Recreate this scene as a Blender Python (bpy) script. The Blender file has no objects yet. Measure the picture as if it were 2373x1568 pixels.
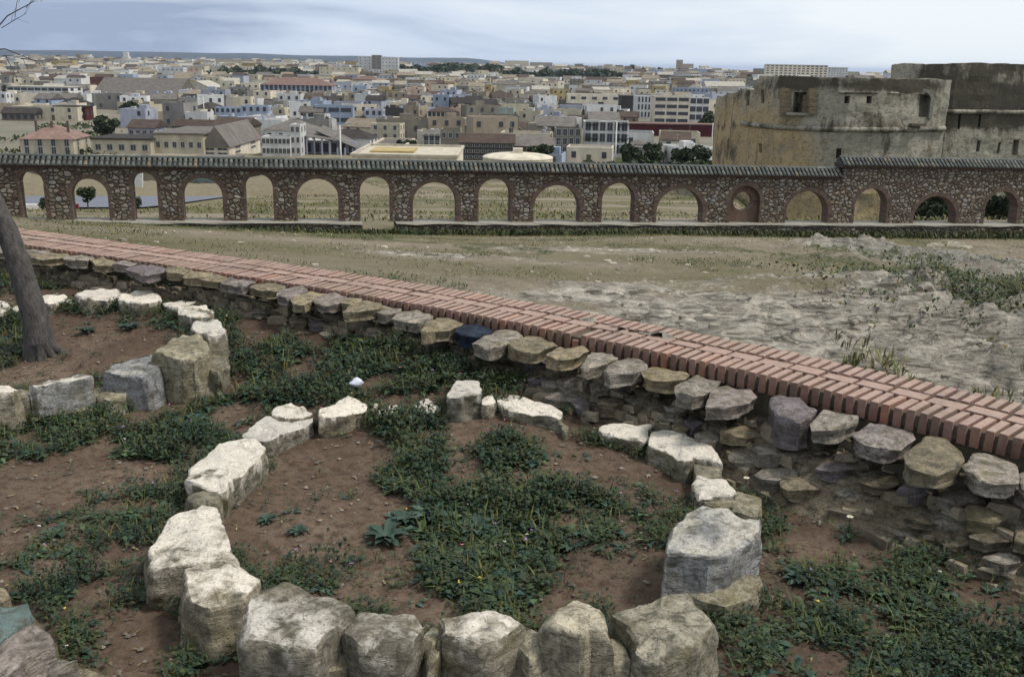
import bpy, bmesh, math, random
import numpy as np
from mathutils import Matrix, Vector
random.seed(7); rng=np.random.default_rng(7)
scn=bpy.context.scene; COL=scn.collection
# ------------------------------------------------------------------ camera, world, sun, exposure
HAZE=4e-5
F=2307.;CX,CY=1186.5,784.;H=2.55          # photograph measured on a 2373 x 1568 copy
PITCH=math.radians(15.37);ROLL=math.radians(1.0)
cam=bpy.data.cameras.new("camera"); co=bpy.data.objects.new("camera",cam); COL.objects.link(co)
cam.sensor_width=36; cam.lens=35.0; cam.clip_start=.05; cam.clip_end=60000
MR=Matrix.Rotation(math.pi/2-PITCH,4,'X')@Matrix.Rotation(ROLL,4,'Z')
co.matrix_world=Matrix.Translation((0,0,H))@MR
scn.camera=co
SUN_EL=math.radians(56); SUN_AZ=math.radians(98)    # azimuth from +Y (view direction) towards +X
w=bpy.data.worlds.new("World"); scn.world=w; w.use_nodes=True
nt=w.node_tree; nt.nodes.clear(); N=nt.nodes.new; L=nt.links.new
sky=N('ShaderNodeTexSky'); sky.sky_type='NISHITA'; sky.sun_disc=False
sky.sun_elevation=SUN_EL; sky.sun_rotation=SUN_AZ; sky.air_density=1.5; sky.dust_density=2
hs=N('ShaderNodeHueSaturation'); hs.inputs['Saturation'].default_value=.55; L(sky.outputs[0],hs.inputs['Color'])
tc=N('ShaderNodeTexCoord'); sep=N('ShaderNodeSeparateXYZ'); L(tc.outputs['Generated'],sep.inputs[0])
mp=N('ShaderNodeMapping'); mp.inputs['Scale'].default_value=(1.6,1.6,10); L(tc.outputs['Generated'],mp.inputs[0])
n1=N('ShaderNodeTexNoise'); n1.inputs['Scale'].default_value=1.3; n1.inputs['Detail'].default_value=7; n1.inputs['Roughness'].default_value=.55; n1.inputs['Distortion'].default_value=.6
L(mp.outputs[0],n1.inputs['Vector'])
def math_(op,a,b=None,c=None):
    m=N('ShaderNodeMath'); m.operation=op
    for i,v in enumerate((a,b,c)):
        if v is None: continue
        if isinstance(v,(int,float)): m.inputs[i].default_value=v
        else: L(v,m.inputs[i])
    return m.outputs[0]
# brighter towards the right (+X), blue-grey stratus towards the upper left
fx=math_('MULTIPLY_ADD',sep.outputs['X'],1.25,.68)
fz=math_('MULTIPLY_ADD',sep.outputs['Z'],-1.5,0.0)
n2=N('ShaderNodeTexNoise'); n2.inputs['Scale'].default_value=5; n2.inputs['Detail'].default_value=8; L(mp.outputs[0],n2.inputs['Vector'])
f=math_('ADD',fx,fz); f=math_('ADD',f,math_('MULTIPLY_ADD',n2.outputs['Fac'],.4,-.2)); f=math_('ADD',f,math_('MULTIPLY_ADD',n1.outputs['Fac'],2.0,-1.06))
cr=N('ShaderNodeValToRGB'); L(f,cr.inputs[0])
cr.color_ramp.elements[0].position=.05; cr.color_ramp.elements[0].color=(.30,.375,.53,1)
cr.color_ramp.elements[1].position=.95; cr.color_ramp.elements[1].color=(.80,.86,.90,1)
e=cr.color_ramp.elements.new(.45); e.color=(.58,.67,.81,1)
# overcast deck: whiter and brighter towards the zenith
zen=math_('MULTIPLY_ADD',sep.outputs['Z'],-.12,.99)
mul=N('ShaderNodeMixRGB'); mul.blend_type='MULTIPLY'; mul.inputs[0].default_value=1; 
zm=math_('MULTIPLY_ADD',sep.outputs['Z'],4.0,-.45); zc=N('ShaderNodeClamp'); L(zm,zc.inputs[0])
neu=N('ShaderNodeMixRGB'); L(zc.outputs[0],neu.inputs[0]); L(cr.outputs[0],neu.inputs[1]); neu.inputs[2].default_value=(.76,.82,.88,1); L(neu.outputs[0],mul.inputs[1])
cb=N('ShaderNodeCombineColor'); [L(zen,cb.inputs[i]) for i in range(3)]; L(cb.outputs[0],mul.inputs[2])
sc_=N('ShaderNodeMixRGB'); sc_.blend_type='MULTIPLY'; sc_.inputs[0].default_value=1; L(mul.outputs[0],sc_.inputs[1]); sc_.inputs[2].default_value=(9.4,9.4,9.4,1)
mix=N('ShaderNodeMixRGB'); mix.inputs[0].default_value=.93; L(hs.outputs[0],mix.inputs[1]); L(sc_.outputs[0],mix.inputs[2])
bg=N('ShaderNodeBackground'); bg.inputs['Strength'].default_value=.1; L(mix.outputs[0],bg.inputs[0])
wo=N('ShaderNodeOutputWorld'); L(bg.outputs[0],wo.inputs[0])
sd=bpy.data.lights.new("sun",'SUN'); sd.energy=2.7; sd.angle=math.radians(12); sd.color=(1,.95,.88)
so=bpy.data.objects.new("sun",sd); COL.objects.link(so)
sdir=Vector((math.sin(SUN_AZ)*math.cos(SUN_EL),math.cos(SUN_AZ)*math.cos(SUN_EL),math.sin(SUN_EL)))
so.rotation_euler=(-sdir).to_track_quat('-Z','Y').to_euler(); so.location=(0,0,60)
vs=scn.view_settings; vs.view_transform='Standard'; vs.look='None'; vs.gamma=1; vs.exposure=.32
# ------------------------------------------------------------------ measuring helpers
R3=np.array(MR.to_3x3())
def ray(x,y): return R3@np.array([(x-CX)/F,(CY-y)/F,-1.])
def P(x,y,z=0.):
    d=ray(x,y);t=(z-H)/d[2];return np.array([d[0]*t,d[1]*t,z])
def PY(x,y,Y):
    d=ray(x,y);t=Y/d[1];return np.array([d[0]*t,Y,H+d[2]*t])
def proj(w):
    c=R3.T@(np.array(w)-[0,0,H]);return CX+F*c[0]/-c[2],CY-F*c[1]/-c[2]
# ------------------------------------------------------------------ numpy noise
def _h(i,j,k,s):
    n=(i*374761393+j*668265263+k*2147483647%4294967291+s*974634777)&0xffffffff
    n=((n^(n>>13))*1274126177)&0xffffffff
    n=((n^(n>>16))*2246822519)&0xffffffff
    return ((n^(n>>15))&0xffffff)/float(0xffffff)
def vn(p,s=0):
    p=np.asarray(p,float); f=np.floor(p); t=p-f; t=t*t*(3-2*t); i,j,k=[f[:,a].astype(np.int64) for a in range(3)]
    k=k*73856093
    K=73856093
    r=0
    for a in(0,1):
        wa=t[:,0] if a else 1-t[:,0]
        for b in(0,1):
            wb=t[:,1] if b else 1-t[:,1]
            for c in(0,1):
                wc=t[:,2] if c else 1-t[:,2]
                r=r+wa*wb*wc*_h(i+a,j+b,(k+c*K)&0xffffffff,s)
    return r*2-1
def fbm(p,o=4,s=0,g=.5):
    p=np.asarray(p,float); r=0;a=1;tot=0
    for q in range(o): r=r+a*vn(p*(2**q)+q*17.3,s+q); tot+=a; a*=g
    return r/tot
def sstep(a,b,x): t=np.clip((x-a)/(b-a),0,1); return t*t*(3-2*t)
# ------------------------------------------------------------------ object helpers
def props(o,label=None,cat=None,group=None,kind=None):
    if label:o['label']=label
    if cat:o['category']=cat
    if group:o['group']=group
    if kind:o['kind']=kind
    return o
def link(name,me,parent=None,mat=None):
    o=bpy.data.objects.new(name,me); COL.objects.link(o)
    if parent: o.parent=parent
    if mat and me is not None:
        for m in(mat if isinstance(mat,(list,tuple)) else [mat]): me.materials.append(m)
    return o
def thing(name,loc,label,cat,group=None,rz=0):
    o=bpy.data.objects.new(name,None); COL.objects.link(o); o.location=loc; o.rotation_euler=(0,0,rz); o.empty_display_size=.1
    return props(o,label,cat,group)
def npmesh(name,V,Fc,smooth=False,col=None,mi=None,attrs=None):
    """V (n,3); Fc (m,k) array or list of arrays with equal/different k"""
    me=bpy.data.meshes.new(name); V=np.asarray(V,np.float32)
    if not isinstance(Fc,list) or (len(Fc) and not isinstance(Fc[0],np.ndarray)): Fc=[np.asarray(Fc)]
    Fc=[np.asarray(f,np.int32) for f in Fc if len(f)]
    nl=sum(f.size for f in Fc); nf=sum(len(f) for f in Fc)
    me.vertices.add(len(V)); me.vertices.foreach_set('co',V.ravel())
    me.loops.add(nl); me.loops.foreach_set('vertex_index',np.concatenate([f.ravel() for f in Fc]))
    me.polygons.add(nf); cnt=np.concatenate([np.full(len(f),f.shape[1]) for f in Fc]); st=np.concatenate([[0],np.cumsum(cnt)[:-1]])
    me.polygons.foreach_set('loop_start',st.astype(np.int32)); me.polygons.foreach_set('loop_total',cnt.astype(np.int32))
    me.polygons.foreach_set('use_smooth',np.full(nf,bool(smooth)))
    if mi is not None: me.polygons.foreach_set('material_index',np.asarray(mi,np.int32))
    if col is not None:
        a=me.color_attributes.new('Col','FLOAT_COLOR','POINT'); c=np.ones((len(V),4),np.float32); c[:,:3]=col; a.data.foreach_set('color',c.ravel())
    for k,v in(attrs or {}).items():
        a=me.attributes.new(k,'FLOAT','POINT'); a.data.foreach_set('value',np.asarray(v,np.float32))
    me.update(); me.validate(); return me
class MB:
    """collects simple solids; .link() makes ONE mesh object"""
    def __init__(s): s.v=[];s.f=[];s.c=[];s.m=[]
    def add(s,v,f,c=(1,1,1),m=0):
        b=len(s.v); s.v+= [tuple(q) for q in v]; s.f+=[[i+b for i in q] for q in f]; s.c+=[c]*len(v); s.m+=[m]*len(f)
    def hexa(s,v,c=(1,1,1),m=0): s.add(v,[[0,3,2,1],[4,5,6,7],[0,1,5,4],[1,2,6,5],[2,3,7,6],[3,0,4,7]],c,m)
    def box(s,x0,x1,y0,y1,z0,z1,c=(1,1,1),m=0):
        s.hexa([(x0,y0,z0),(x1,y0,z0),(x1,y1,z0),(x0,y1,z0),(x0,y0,z1),(x1,y0,z1),(x1,y1,z1),(x0,y1,z1)],c,m)
    def obox(s,o,ex,ey,ez,c=(1,1,1),m=0):
        o,ex,ey,ez=map(np.array,(o,ex,ey,ez)); s.hexa([o,o+ex,o+ex+ey,o+ey,o+ez,o+ex+ez,o+ex+ey+ez,o+ey+ez],c,m)
    def cyl(s,p0,p1,r0,r1,n=8,c=(1,1,1),m=0):
        p0=Vector(p0);p1=Vector(p1);d=(p1-p0).normalized(); a=d.orthogonal().normalized(); b=d.cross(a); v=[]
        for p,r in((p0,r0),(p1,r1)):
            for i in range(n):
                t=2*math.pi*i/n; v.append(p+a*math.cos(t)*r+b*math.sin(t)*r)
        s.add(v,[[i,(i+1)%n,n+(i+1)%n,n+i] for i in range(n)]+[list(range(n))[::-1],list(range(n,2*n))],c,m)
    def mesh(s,name,smooth=False):
        me=bpy.data.meshes.new(name); me.from_pydata(s.v,[],s.f)
        a=me.color_attributes.new('Col','FLOAT_COLOR','POINT'); c=np.ones((len(s.v),4),np.float32); c[:,:3]=np.array(s.c); a.data.foreach_set('color',c.ravel())
        me.polygons.foreach_set('material_index',np.array(s.m,np.int32))
        if smooth: me.polygons.foreach_set('use_smooth',np.full(len(s.f),True))
        me.update(); return me
    def link(s,name,mat,parent=None,smooth=False): return link(name,s.mesh(name,smooth),parent,mat)
def tube(pts,rad,n=12,jit=0,seed=0,cap=True):
    pts=np.array(pts,float); m=len(pts); V=[];Fc=[]
    for i in range(m):
        d=pts[min(i+1,m-1)]-pts[max(i-1,0)]; d/=np.linalg.norm(d)
        a=np.cross(d,[0,1,.01]); a/=np.linalg.norm(a); b=np.cross(d,a)
        for k in range(n):
            t=2*math.pi*k/n; V.append(pts[i]+(a*math.cos(t)+b*math.sin(t))*rad[i])
    V=np.array(V)
    if jit:
        nn=fbm(V*np.array([9,9,3]),3,seed); c=np.repeat(pts,n,0); dd=V-c; V=c+dd*(1+jit*nn[:,None])
    for i in range(m-1):
        for k in range(n): Fc.append([i*n+k,i*n+(k+1)%n,(i+1)*n+(k+1)%n,(i+1)*n+k])
    return V,np.array(Fc)
# ------------------------------------------------------------------ materials
def newmat(name):
    m=bpy.data.materials.new(name); m.use_nodes=True; t=m.node_tree; t.nodes.clear()
    b=t.nodes.new('ShaderNodeBsdfPrincipled'); o=t.nodes.new('ShaderNodeOutputMaterial'); t.links.new(b.outputs[0],o.inputs[0])
    return m,t,b
class G:
    """tiny node graph helper"""
    def __init__(s,t): s.t=t
    def n(s,ty,**k):
        q=s.t.nodes.new(ty)
        for a,b in k.items(): setattr(q,a,b)
        return q
    def l(s,a,b): s.t.links.new(a,b)
    def pos(s,scale=(1,1,1)):
        g=s.n('ShaderNodeNewGeometry'); m=s.n('ShaderNodeMapping'); m.inputs['Scale'].default_value=scale; s.l(g.outputs['Position'],m.inputs[0]); return m.outputs[0]
    def obj(s,scale=(1,1,1)):
        g=s.n('ShaderNodeTexCoord'); m=s.n('ShaderNodeMapping'); m.inputs['Scale'].default_value=scale; s.l(g.outputs['Object'],m.inputs[0]); return m.outputs[0]
    def noise(s,vec,sc,det=6,ro=.6,dist=0):
        q=s.n('ShaderNodeTexNoise'); q.inputs['Scale'].default_value=sc; q.inputs['Detail'].default_value=det; q.inputs['Roughness'].default_value=ro; q.inputs['Distortion'].default_value=dist
        s.l(vec,q.inputs['Vector']); return q.outputs['Fac']
    def vor(s,vec,sc,feat='F1',out='Distance'):
        q=s.n('ShaderNodeTexVoronoi'); q.feature=feat; q.inputs['Scale'].default_value=sc; s.l(vec,q.inputs['Vector']); return q.outputs[out]
    def ramp(s,x,stops):
        q=s.n('ShaderNodeValToRGB'); s.l(x,q.inputs[0]); e=q.color_ramp.elements
        while len(e)<len(stops): e.new(.5)
        for i,(p,c) in enumerate(stops):
            e[i].position=p; e[i].color=(c,c,c,1) if isinstance(c,(int,float)) else (*c,1)
        return q.outputs[0]
    def mix(s,f,a,b,mode='MIX'):
        q=s.n('ShaderNodeMixRGB',blend_type=mode)
        for i,v in enumerate((f,a,b)):
            if isinstance(v,(int,float)): q.inputs[i].default_value=v if i==0 else (v,v,v,1)
            elif isinstance(v,tuple): q.inputs[i].default_value=(*v,1)
            else: s.l(v,q.inputs[i])
        return q.outputs[0]
    def m(s,op,a,b=0,c=0,clamp=False):
        q=s.n('ShaderNodeMath',operation=op,use_clamp=clamp)
        for i,v in enumerate((a,b,c)):
            if isinstance(v,(int,float)): q.inputs[i].default_value=v
            else: s.l(v,q.inputs[i])
        return q.outputs[0]
    def attr(s,n,out='Fac'): q=s.n('ShaderNodeAttribute',attribute_name=n); return q.outputs[out]
    def bump(s,h,b,st=.5,d=.02,prev=None):
        q=s.n('ShaderNodeBump'); q.inputs['Strength'].default_value=st; q.inputs['Distance'].default_value=d; s.l(h,q.inputs['Height'])
        if prev: s.l(prev,q.inputs['Normal'])
        s.l(q.outputs[0],b.inputs['Normal']); return q.outputs[0]
    def info(s): return s.n('ShaderNodeObjectInfo').outputs['Random']
def lin(r,g,b): return tuple(((c/255+.055)/1.055)**2.4 if c>10 else c/255/12.92 for c in(r,g,b))
def simple(name,c1,c2=None,sc=3,bump=.3,bd=.02,rough=.85,scale=(1,1,1),usecol=False,det=6,spec=.2):
    m,t,b=newmat(name); g=G(t); v=g.pos(scale); n=g.noise(v,sc,det); c2=c2 or tuple(x*.7 for x in c1)
    c=g.mix(g.ramp(n,[(.3,0.),(.7,1.)]),c1,c2)
    if usecol: c=g.mix(1.,c,g.attr('Col','Color'),'MULTIPLY')
    g.l(c,b.inputs['Base Color']); b.inputs['Roughness'].default_value=rough; b.inputs['Specular IOR Level'].default_value=spec
    if bump: g.bump(n,b,bump,bd)
    return m
# --- garden soil
def mk_soil():
    m,t,b=newmat('soil'); g=G(t); v=g.pos()
    n1=g.noise(v,1.1,5); n2=g.noise(v,14,8,.7); n3=g.noise(v,60,6,.7)
    c=g.mix(g.ramp(n1,[(.35,0.),(.68,1.)]),(.105,.074,.053),(.188,.143,.105))
    c=g.mix(g.ramp(n2,[(.35,1.),(.55,0.)]),c,(.075,.048,.034))
    c=g.mix(g.m('MULTIPLY',g.attr('damp_vignette'),.75),c,(.050,.033,.024))
    vo=g.vor(v,34,'F1'); rnd=g.vor(v,34,'F1','Color')
    peb=g.m('MULTIPLY',g.ramp(vo,[(.10,1.),(.17,0.)]),g.ramp(g.n('ShaderNodeSeparateColor').outputs[0] if 0 else rnd,[(.80,0.),(.84,1.)]))
    c=g.mix(peb,c,(.33,.28,.22)); c=g.mix(g.ramp(n3,[(.3,.35),(.6,0.)]),c,(.05,.03,.02))
    g.l(c,b.inputs['Base Color']); b.inputs['Roughness'].default_value=.95; b.inputs['Specular IOR Level'].default_value=.1
    h=g.m('ADD',g.m('MULTIPLY',n2,.7),g.m('MULTIPLY',n3,.5)); h=g.m('ADD',h,g.m('MULTIPLY',peb,.6)); g.bump(h,b,.9,.03)
    return m
def mk_field():
    m,t,b=newmat('rocky_ground'); g=G(t); v=g.pos(); vs_=g.pos((1,1.0,3))
    n1=g.noise(v,.5,6); n2=g.noise(v,2.4,9,.7,.4); n3=g.noise(v,14,8,.75); n4=g.noise(v,45,5,.7)
    dirt=g.mix(g.ramp(n2,[(.35,0.),(.65,1.)]),(.175,.147,.107),(.285,.242,.182))
    grass=g.mix(g.ramp(n3,[(.3,0.),(.7,1.)]),(.085,.082,.040),(.185,.162,.088))
    gf=g.m('MULTIPLY_ADD',g.attr('grass'),1.25,g.m('MULTIPLY_ADD',n3,1.3,-.95)); gf=g.m('MULTIPLY_ADD',n2,.8,g.m('SUBTRACT',gf,.4),clamp=True)
    c=g.mix(gf,dirt,grass)
    # weathered rock: pale with dark lichen and strata
    st=g.noise(g.pos((.8,1.7,6)),3.0,10,.7,.9)
    rock=g.mix(g.ramp(st,[(.38,0.),(.60,1.)]),(.085,.078,.062),(.50,.455,.385))
    rock=g.mix(g.ramp(n2,[(.45,.0),(.7,.55)]),rock,(.17,.165,.145))
    rock=g.mix(g.m('MULTIPLY',g.attr('grey'),.7),rock,g.mix(g.ramp(n3,[(.3,0.),(.7,1.)]),(.07,.075,.065),(.24,.235,.21)))
    rf=g.m('ADD',g.attr('rock'),g.m('MULTIPLY_ADD',n3,1.0,-.5)); rf=g.m('ADD',rf,g.m('MULTIPLY_ADD',n1,1.2,-.6)); rf=g.ramp(rf,[(.35,0.),(.55,1.)])
    c=g.mix(rf,c,rock)
    gr=g.m('ADD',g.attr('green'),g.m('MULTIPLY_ADD',n3,1.3,-.65)); gr=g.ramp(gr,[(.4,0.),(.62,1.)])
    c=g.mix(gr,c,g.mix(n3,(.022,.034,.014),(.085,.10,.04)))
    c=g.mix(g.ramp(n4,[(.3,.45),(.5,0.)]),c,(.05,.045,.03))
    # small loose stones
    vo=g.vor(v,11,'F1'); rnd=g.vor(v,11,'F1','Color'); peb=g.m('MULTIPLY',g.ramp(vo,[(.12,1.),(.2,0.)]),g.ramp(rnd,[(.78,0.),(.82,1.)]))
    c=g.mix(g.m('MULTIPLY',peb,.8),c,(.42,.38,.31))
    g.l(c,b.inputs['Base Color']); b.inputs['Roughness'].default_value=.95; b.inputs['Specular IOR Level'].default_value=.1
    h=g.m('ADD',g.m('MULTIPLY',n3,.6),g.m('MULTIPLY',st,1.2)); h=g.m('ADD',h,g.m('MULTIPLY',n4,.3)); g.bump(h,b,.9,.06)
    return m
# --- boulders
def mk_rock(name,c1,c2,paint=(.69,.645,.575),dark=(.07,.065,.05),lichen=(.13,.115,.055),pa=1.):
    m,t,b=newmat(name); g=G(t); v=g.pos(); r=g.info()
    n1=g.noise(v,3.5,6,.6); n2=g.noise(v,16,9,.72,.5); n3=g.noise(v,70,5,.7); st=g.noise(g.pos((3,3,22)),2.2,6,.7,1.5)
    c=g.mix(g.ramp(n1,[(.35,0.),(.65,1.)]),c1,c2); c=g.mix(g.ramp(n2,[(.38,.8),(.55,0.)]),c,dark); c=g.mix(g.ramp(st,[(.40,.55),(.5,0.)]),c,dark)
    c=g.mix(g.ramp(g.noise(v,6,8,.7),[(.52,0.),(.66,.7)]),c,lichen)
    pf=g.m('MULTIPLY',g.attr('paint'),pa); pf=g.m('ADD',pf,g.m('MULTIPLY_ADD',n2,1.1,-.6)); pf=g.m('ADD',pf,g.m('MULTIPLY_ADD',n1,.9,-.5)); pf=g.ramp(pf,[(.24,0.),(.62,.92)])
    pc=g.mix(g.ramp(n2,[(.32,.65),(.52,0.)]),paint,tuple(x*k_ for x,k_ in zip(paint,(.52,.50,.42))))
    pc=g.mix(g.ramp(g.noise(v,30,8,.8),[(.60,0.),(.72,.55)]),pc,tuple(x*.35 for x in paint))
    c=g.mix(pf,c,pc); c=g.mix(g.ramp(n3,[(.32,.4),(.5,0.)]),c,tuple(x*.7 for x in dark))
    dv=g.n('ShaderNodeVectorMath',operation='ADD'); nv=g.n('ShaderNodeTexNoise'); nv.inputs['Scale'].default_value=7; nv.inputs['Detail'].default_value=4; g.l(v,nv.inputs['Vector']); g.l(g.pos((5,5,9)),dv.inputs[0]); sv=g.n('ShaderNodeVectorMath',operation='SCALE'); sv.inputs['Scale'].default_value=1.6; g.l(nv.outputs['Color'],sv.inputs[0]); g.l(sv.outputs[0],dv.inputs[1])
    ck=g.vor(dv.outputs[0],1.3,'DISTANCE_TO_EDGE'); ckm=g.m('MULTIPLY',g.ramp(ck,[(.0,1.),(.035,0.)]),g.ramp(n1,[(.48,0.),(.62,.35)])); c=g.mix(ckm,c,tuple(x*.6 for x in dark))
    pit=g.vor(v,42,'F1'); pm=g.m('MULTIPLY',g.ramp(pit,[(.12,1.),(.30,0.)]),g.ramp(n2,[(.45,0.),(.6,.55)])); c=g.mix(pm,c,dark)
    c=g.mix(1.,c,g.mix(r,(.78,.78,.78),(1.08,1.05,1.0)),'MULTIPLY')
    g.l(c,b.inputs['Base Color']); b.inputs['Roughness'].default_value=.9; b.inputs['Specular IOR Level'].default_value=.15
    h=g.m('ADD',g.m('MULTIPLY',n2,.7),g.m('MULTIPLY',n3,.35)); h=g.m('ADD',h,g.m('MULTIPLY',st,.4)); h=g.m('SUBTRACT',h,g.m('MULTIPLY',ckm,.9)); h=g.m('SUBTRACT',h,g.m('MULTIPLY',pm,.5)); g.bump(h,b,.85,.024)
    return m
M={}
M['soil']=mk_soil(); M['field']=mk_field()
M['boulder']=mk_rock('limestone_whitewashed',(.24,.215,.16),(.36,.33,.27))
M['mossy']=mk_rock('limestone_weathered',(.24,.22,.155),(.38,.35,.27),paint=(.52,.47,.37))
M['bluewash']=mk_rock('limestone_blue_wash',(.27,.275,.28),(.42,.42,.425),paint=(.55,.52,.45))
M['cap_tan']=mk_rock('sandstone_tan',(.24,.20,.135),(.33,.28,.19),pa=0)
M['cap_grey']=mk_rock('sandstone_grey',(.25,.225,.195),(.38,.34,.295),pa=0)
M['cap_pink']=mk_rock('sandstone_pink',(.28,.235,.215),(.40,.35,.32),pa=0)
M['cap_purple']=mk_rock('schist_purple',(.15,.13,.145),(.24,.21,.225),pa=0,lichen=(.12,.10,.10))
M['cap_blue']=mk_rock('stone_blue_black',(.018,.026,.045),(.05,.068,.105),pa=0,dark=(.006,.008,.014),lichen=(.02,.03,.05))
M['green_stone']=mk_rock('stone_blue_green',(.10,.15,.155),(.17,.23,.23),pa=0,lichen=(.10,.14,.13))
M['mortar_dark']=mk_rock('earthy_mortar',(.14,.115,.085),(.215,.185,.14),pa=0,dark=(.035,.03,.022))
# --- fired brick with per brick tint
def mk_brick():
    m,t,b=newmat('fired_brick'); g=G(t); v=g.pos(); n=g.noise(v,18,8,.7); n2=g.noise(v,90,4)
    gz=g.n('ShaderNodeNewGeometry'); 
    c=g.mix(g.ramp(n,[(.35,0.),(.7,1.)]),(.145,.068,.050),(.235,.125,.092)); c=g.mix(1.,c,g.attr('Col','Color'),'MULTIPLY')
    wear=g.m('MULTIPLY',g.attr('worn'),g.ramp(n,[(.25,.55),(.6,1.)])); c=g.mix(g.m('MULTIPLY',wear,.75),c,(.37,.275,.225)); c=g.mix(g.ramp(g.noise(v,1.7,7,.7),[(.5,0.),(.68,.55)]),c,(.12,.095,.07))
    c=g.mix(g.ramp(n2,[(.3,.4),(.45,0.)]),c,(.10,.05,.04)); g.l(c,b.inputs['Base Color']); b.inputs['Roughness'].default_value=.9
    g.bump(n,b,.5,.006); return m
M['brick']=mk_brick()
M['mortar']=simple('mortar',(.12,.10,.072),(.06,.05,.035),30,.5,.01)
# --- arcade rubble masonry
def mk_masonry():
    m,t,b=newmat('rubble_masonry'); g=G(t); base=g.obj((1,1,1))
    ds=g.n('ShaderNodeVectorMath',operation='ADD'); nz=g.n('ShaderNodeTexNoise'); nz.inputs['Scale'].default_value=2.2; g.l(base,nz.inputs['Vector'])
    sc=g.n('ShaderNodeVectorMath',operation='SCALE'); g.l(nz.outputs['Color'],sc.inputs[0]); sc.inputs['Scale'].default_value=.12
    g.l(base,ds.inputs[0]); g.l(sc.outputs[0],ds.inputs[1])
    mp=g.n('ShaderNodeMapping'); mp.inputs['Scale'].default_value=(6.3,.01,8.4); g.l(ds.outputs[0],mp.inputs[0]); v=mp.outputs[0]
    q=g.n('ShaderNodeTexVoronoi',feature='DISTANCE_TO_EDGE'); q.inputs['Scale'].default_value=1; q.inputs['Randomness'].default_value=.72; g.l(v,q.inputs['Vector'])
    q2=g.n('ShaderNodeTexVoronoi',feature='F1'); q2.inputs['Scale'].default_value=1; q2.inputs['Randomness'].default_value=.72; g.l(v,q2.inputs['Vector'])
    sp=g.n('ShaderNodeSeparateColor'); g.l(q2.outputs['Color'],sp.inputs[0])
    n=g.noise(base,20,7,.7); n2=g.noise(base,.8,4)
    st=g.ramp(sp.outputs[0],[(.0,(.14,.095,.072)),(.25,(.20,.16,.12)),(.45,(.30,.255,.195)),(.7,(.37,.33,.27)),(1.,(.31,.295,.28))])
    st=g.mix(g.ramp(n,[(.35,.6),(.6,0.)]),st,(.07,.06,.05))
    edge=g.ramp(q.outputs['Distance'],[(.04,0.),(.11,1.)])
    mort=g.mix(n2,(.052,.040,.033),(.085,.066,.052))
    c=g.mix(edge,mort,st); c=g.mix(g.ramp(n2,[(.45,0.),(.8,.35)]),c,(.10,.085,.07))
    g.l(c,b.inputs['Base Color']); b.inputs['Roughness'].default_value=.92; b.inputs['Specular IOR Level'].default_value=.15
    h=g.m('ADD',g.ramp(q.outputs['Distance'],[(.02,0.),(.22,1.)]),g.m('MULTIPLY',n,.35)); g.bump(h,b,1.,.05)
    return m
M['masonry']=mk_masonry()
M['ledge']=simple('ledge_stone',(.30,.28,.24),(.18,.17,.14),6,.4,.02)
def mk_tile():
    m,t,b=newmat('glazed_tile'); g=G(t); n=g.noise(g.pos(),16,6)
    c=g.mix(1.,g.mix(g.ramp(n,[(.35,0.),(.7,1.)]),(.034,.039,.035),(.078,.082,.071)),g.attr('Col','Color'),'MULTIPLY')
    g.l(c,b.inputs['Base Color']); b.inputs['Roughness'].default_value=.45; b.inputs['Specular IOR Level'].default_value=.5; return m
M['tile']=mk_tile()
# --- fortress plaster
def mk_castle(name,dk):
    m,t,b=newmat(name); g=G(t); v=g.pos(); vv=g.pos((1,1,.3))
    n1=g.noise(g.pos((1,1,.6)),.10,4,.55,.5); n2=g.noise(vv,.9,9,.72,.5); n3=g.noise(v,3.2,9,.75,.4); n4=g.noise(v,.35,8,.7)
    oc=g.m('ADD',g.attr('ochre'),g.m('MULTIPLY_ADD',n1,1.2,-.6)); oc=g.m('ADD',oc,g.m('MULTIPLY_ADD',n4,.9,-.45)); c=g.mix(g.ramp(oc,[(.3,0.),(.6,1.)]),(.33,.305,.25),(.41,.315,.18))
    c=g.mix(g.ramp(n4,[(.52,0.),(.64,.8)]),c,(.22,.195,.15)); c=g.mix(g.ramp(n2,[(.52,0.),(.68,.8)]),c,(.13,.105,.07))
    c=g.mix(g.ramp(g.noise(v,.6,9,.7),[(.56,0.),(.68,.7)]),c,(.44,.38,.28))
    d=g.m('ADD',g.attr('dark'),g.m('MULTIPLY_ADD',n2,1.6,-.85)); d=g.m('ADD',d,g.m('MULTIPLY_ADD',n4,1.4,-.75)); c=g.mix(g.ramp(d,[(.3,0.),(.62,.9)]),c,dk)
    c=g.mix(g.ramp(n3,[(.36,.7),(.5,0.)]),c,(.10,.085,.06))
    g.l(c,b.inputs['Base Color']); b.inputs['Roughness'].default_value=.95; b.inputs['Specular IOR Level'].default_value=.1
    g.bump(g.m('ADD',n3,g.m('MULTIPLY',n2,.3)),b,.8,.16); return m
M['castle']=mk_castle('old_plaster',(.055,.047,.035))
M['black']=simple('dark_opening',(.012,.012,.014),(.006,.006,.007),5,0)
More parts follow.
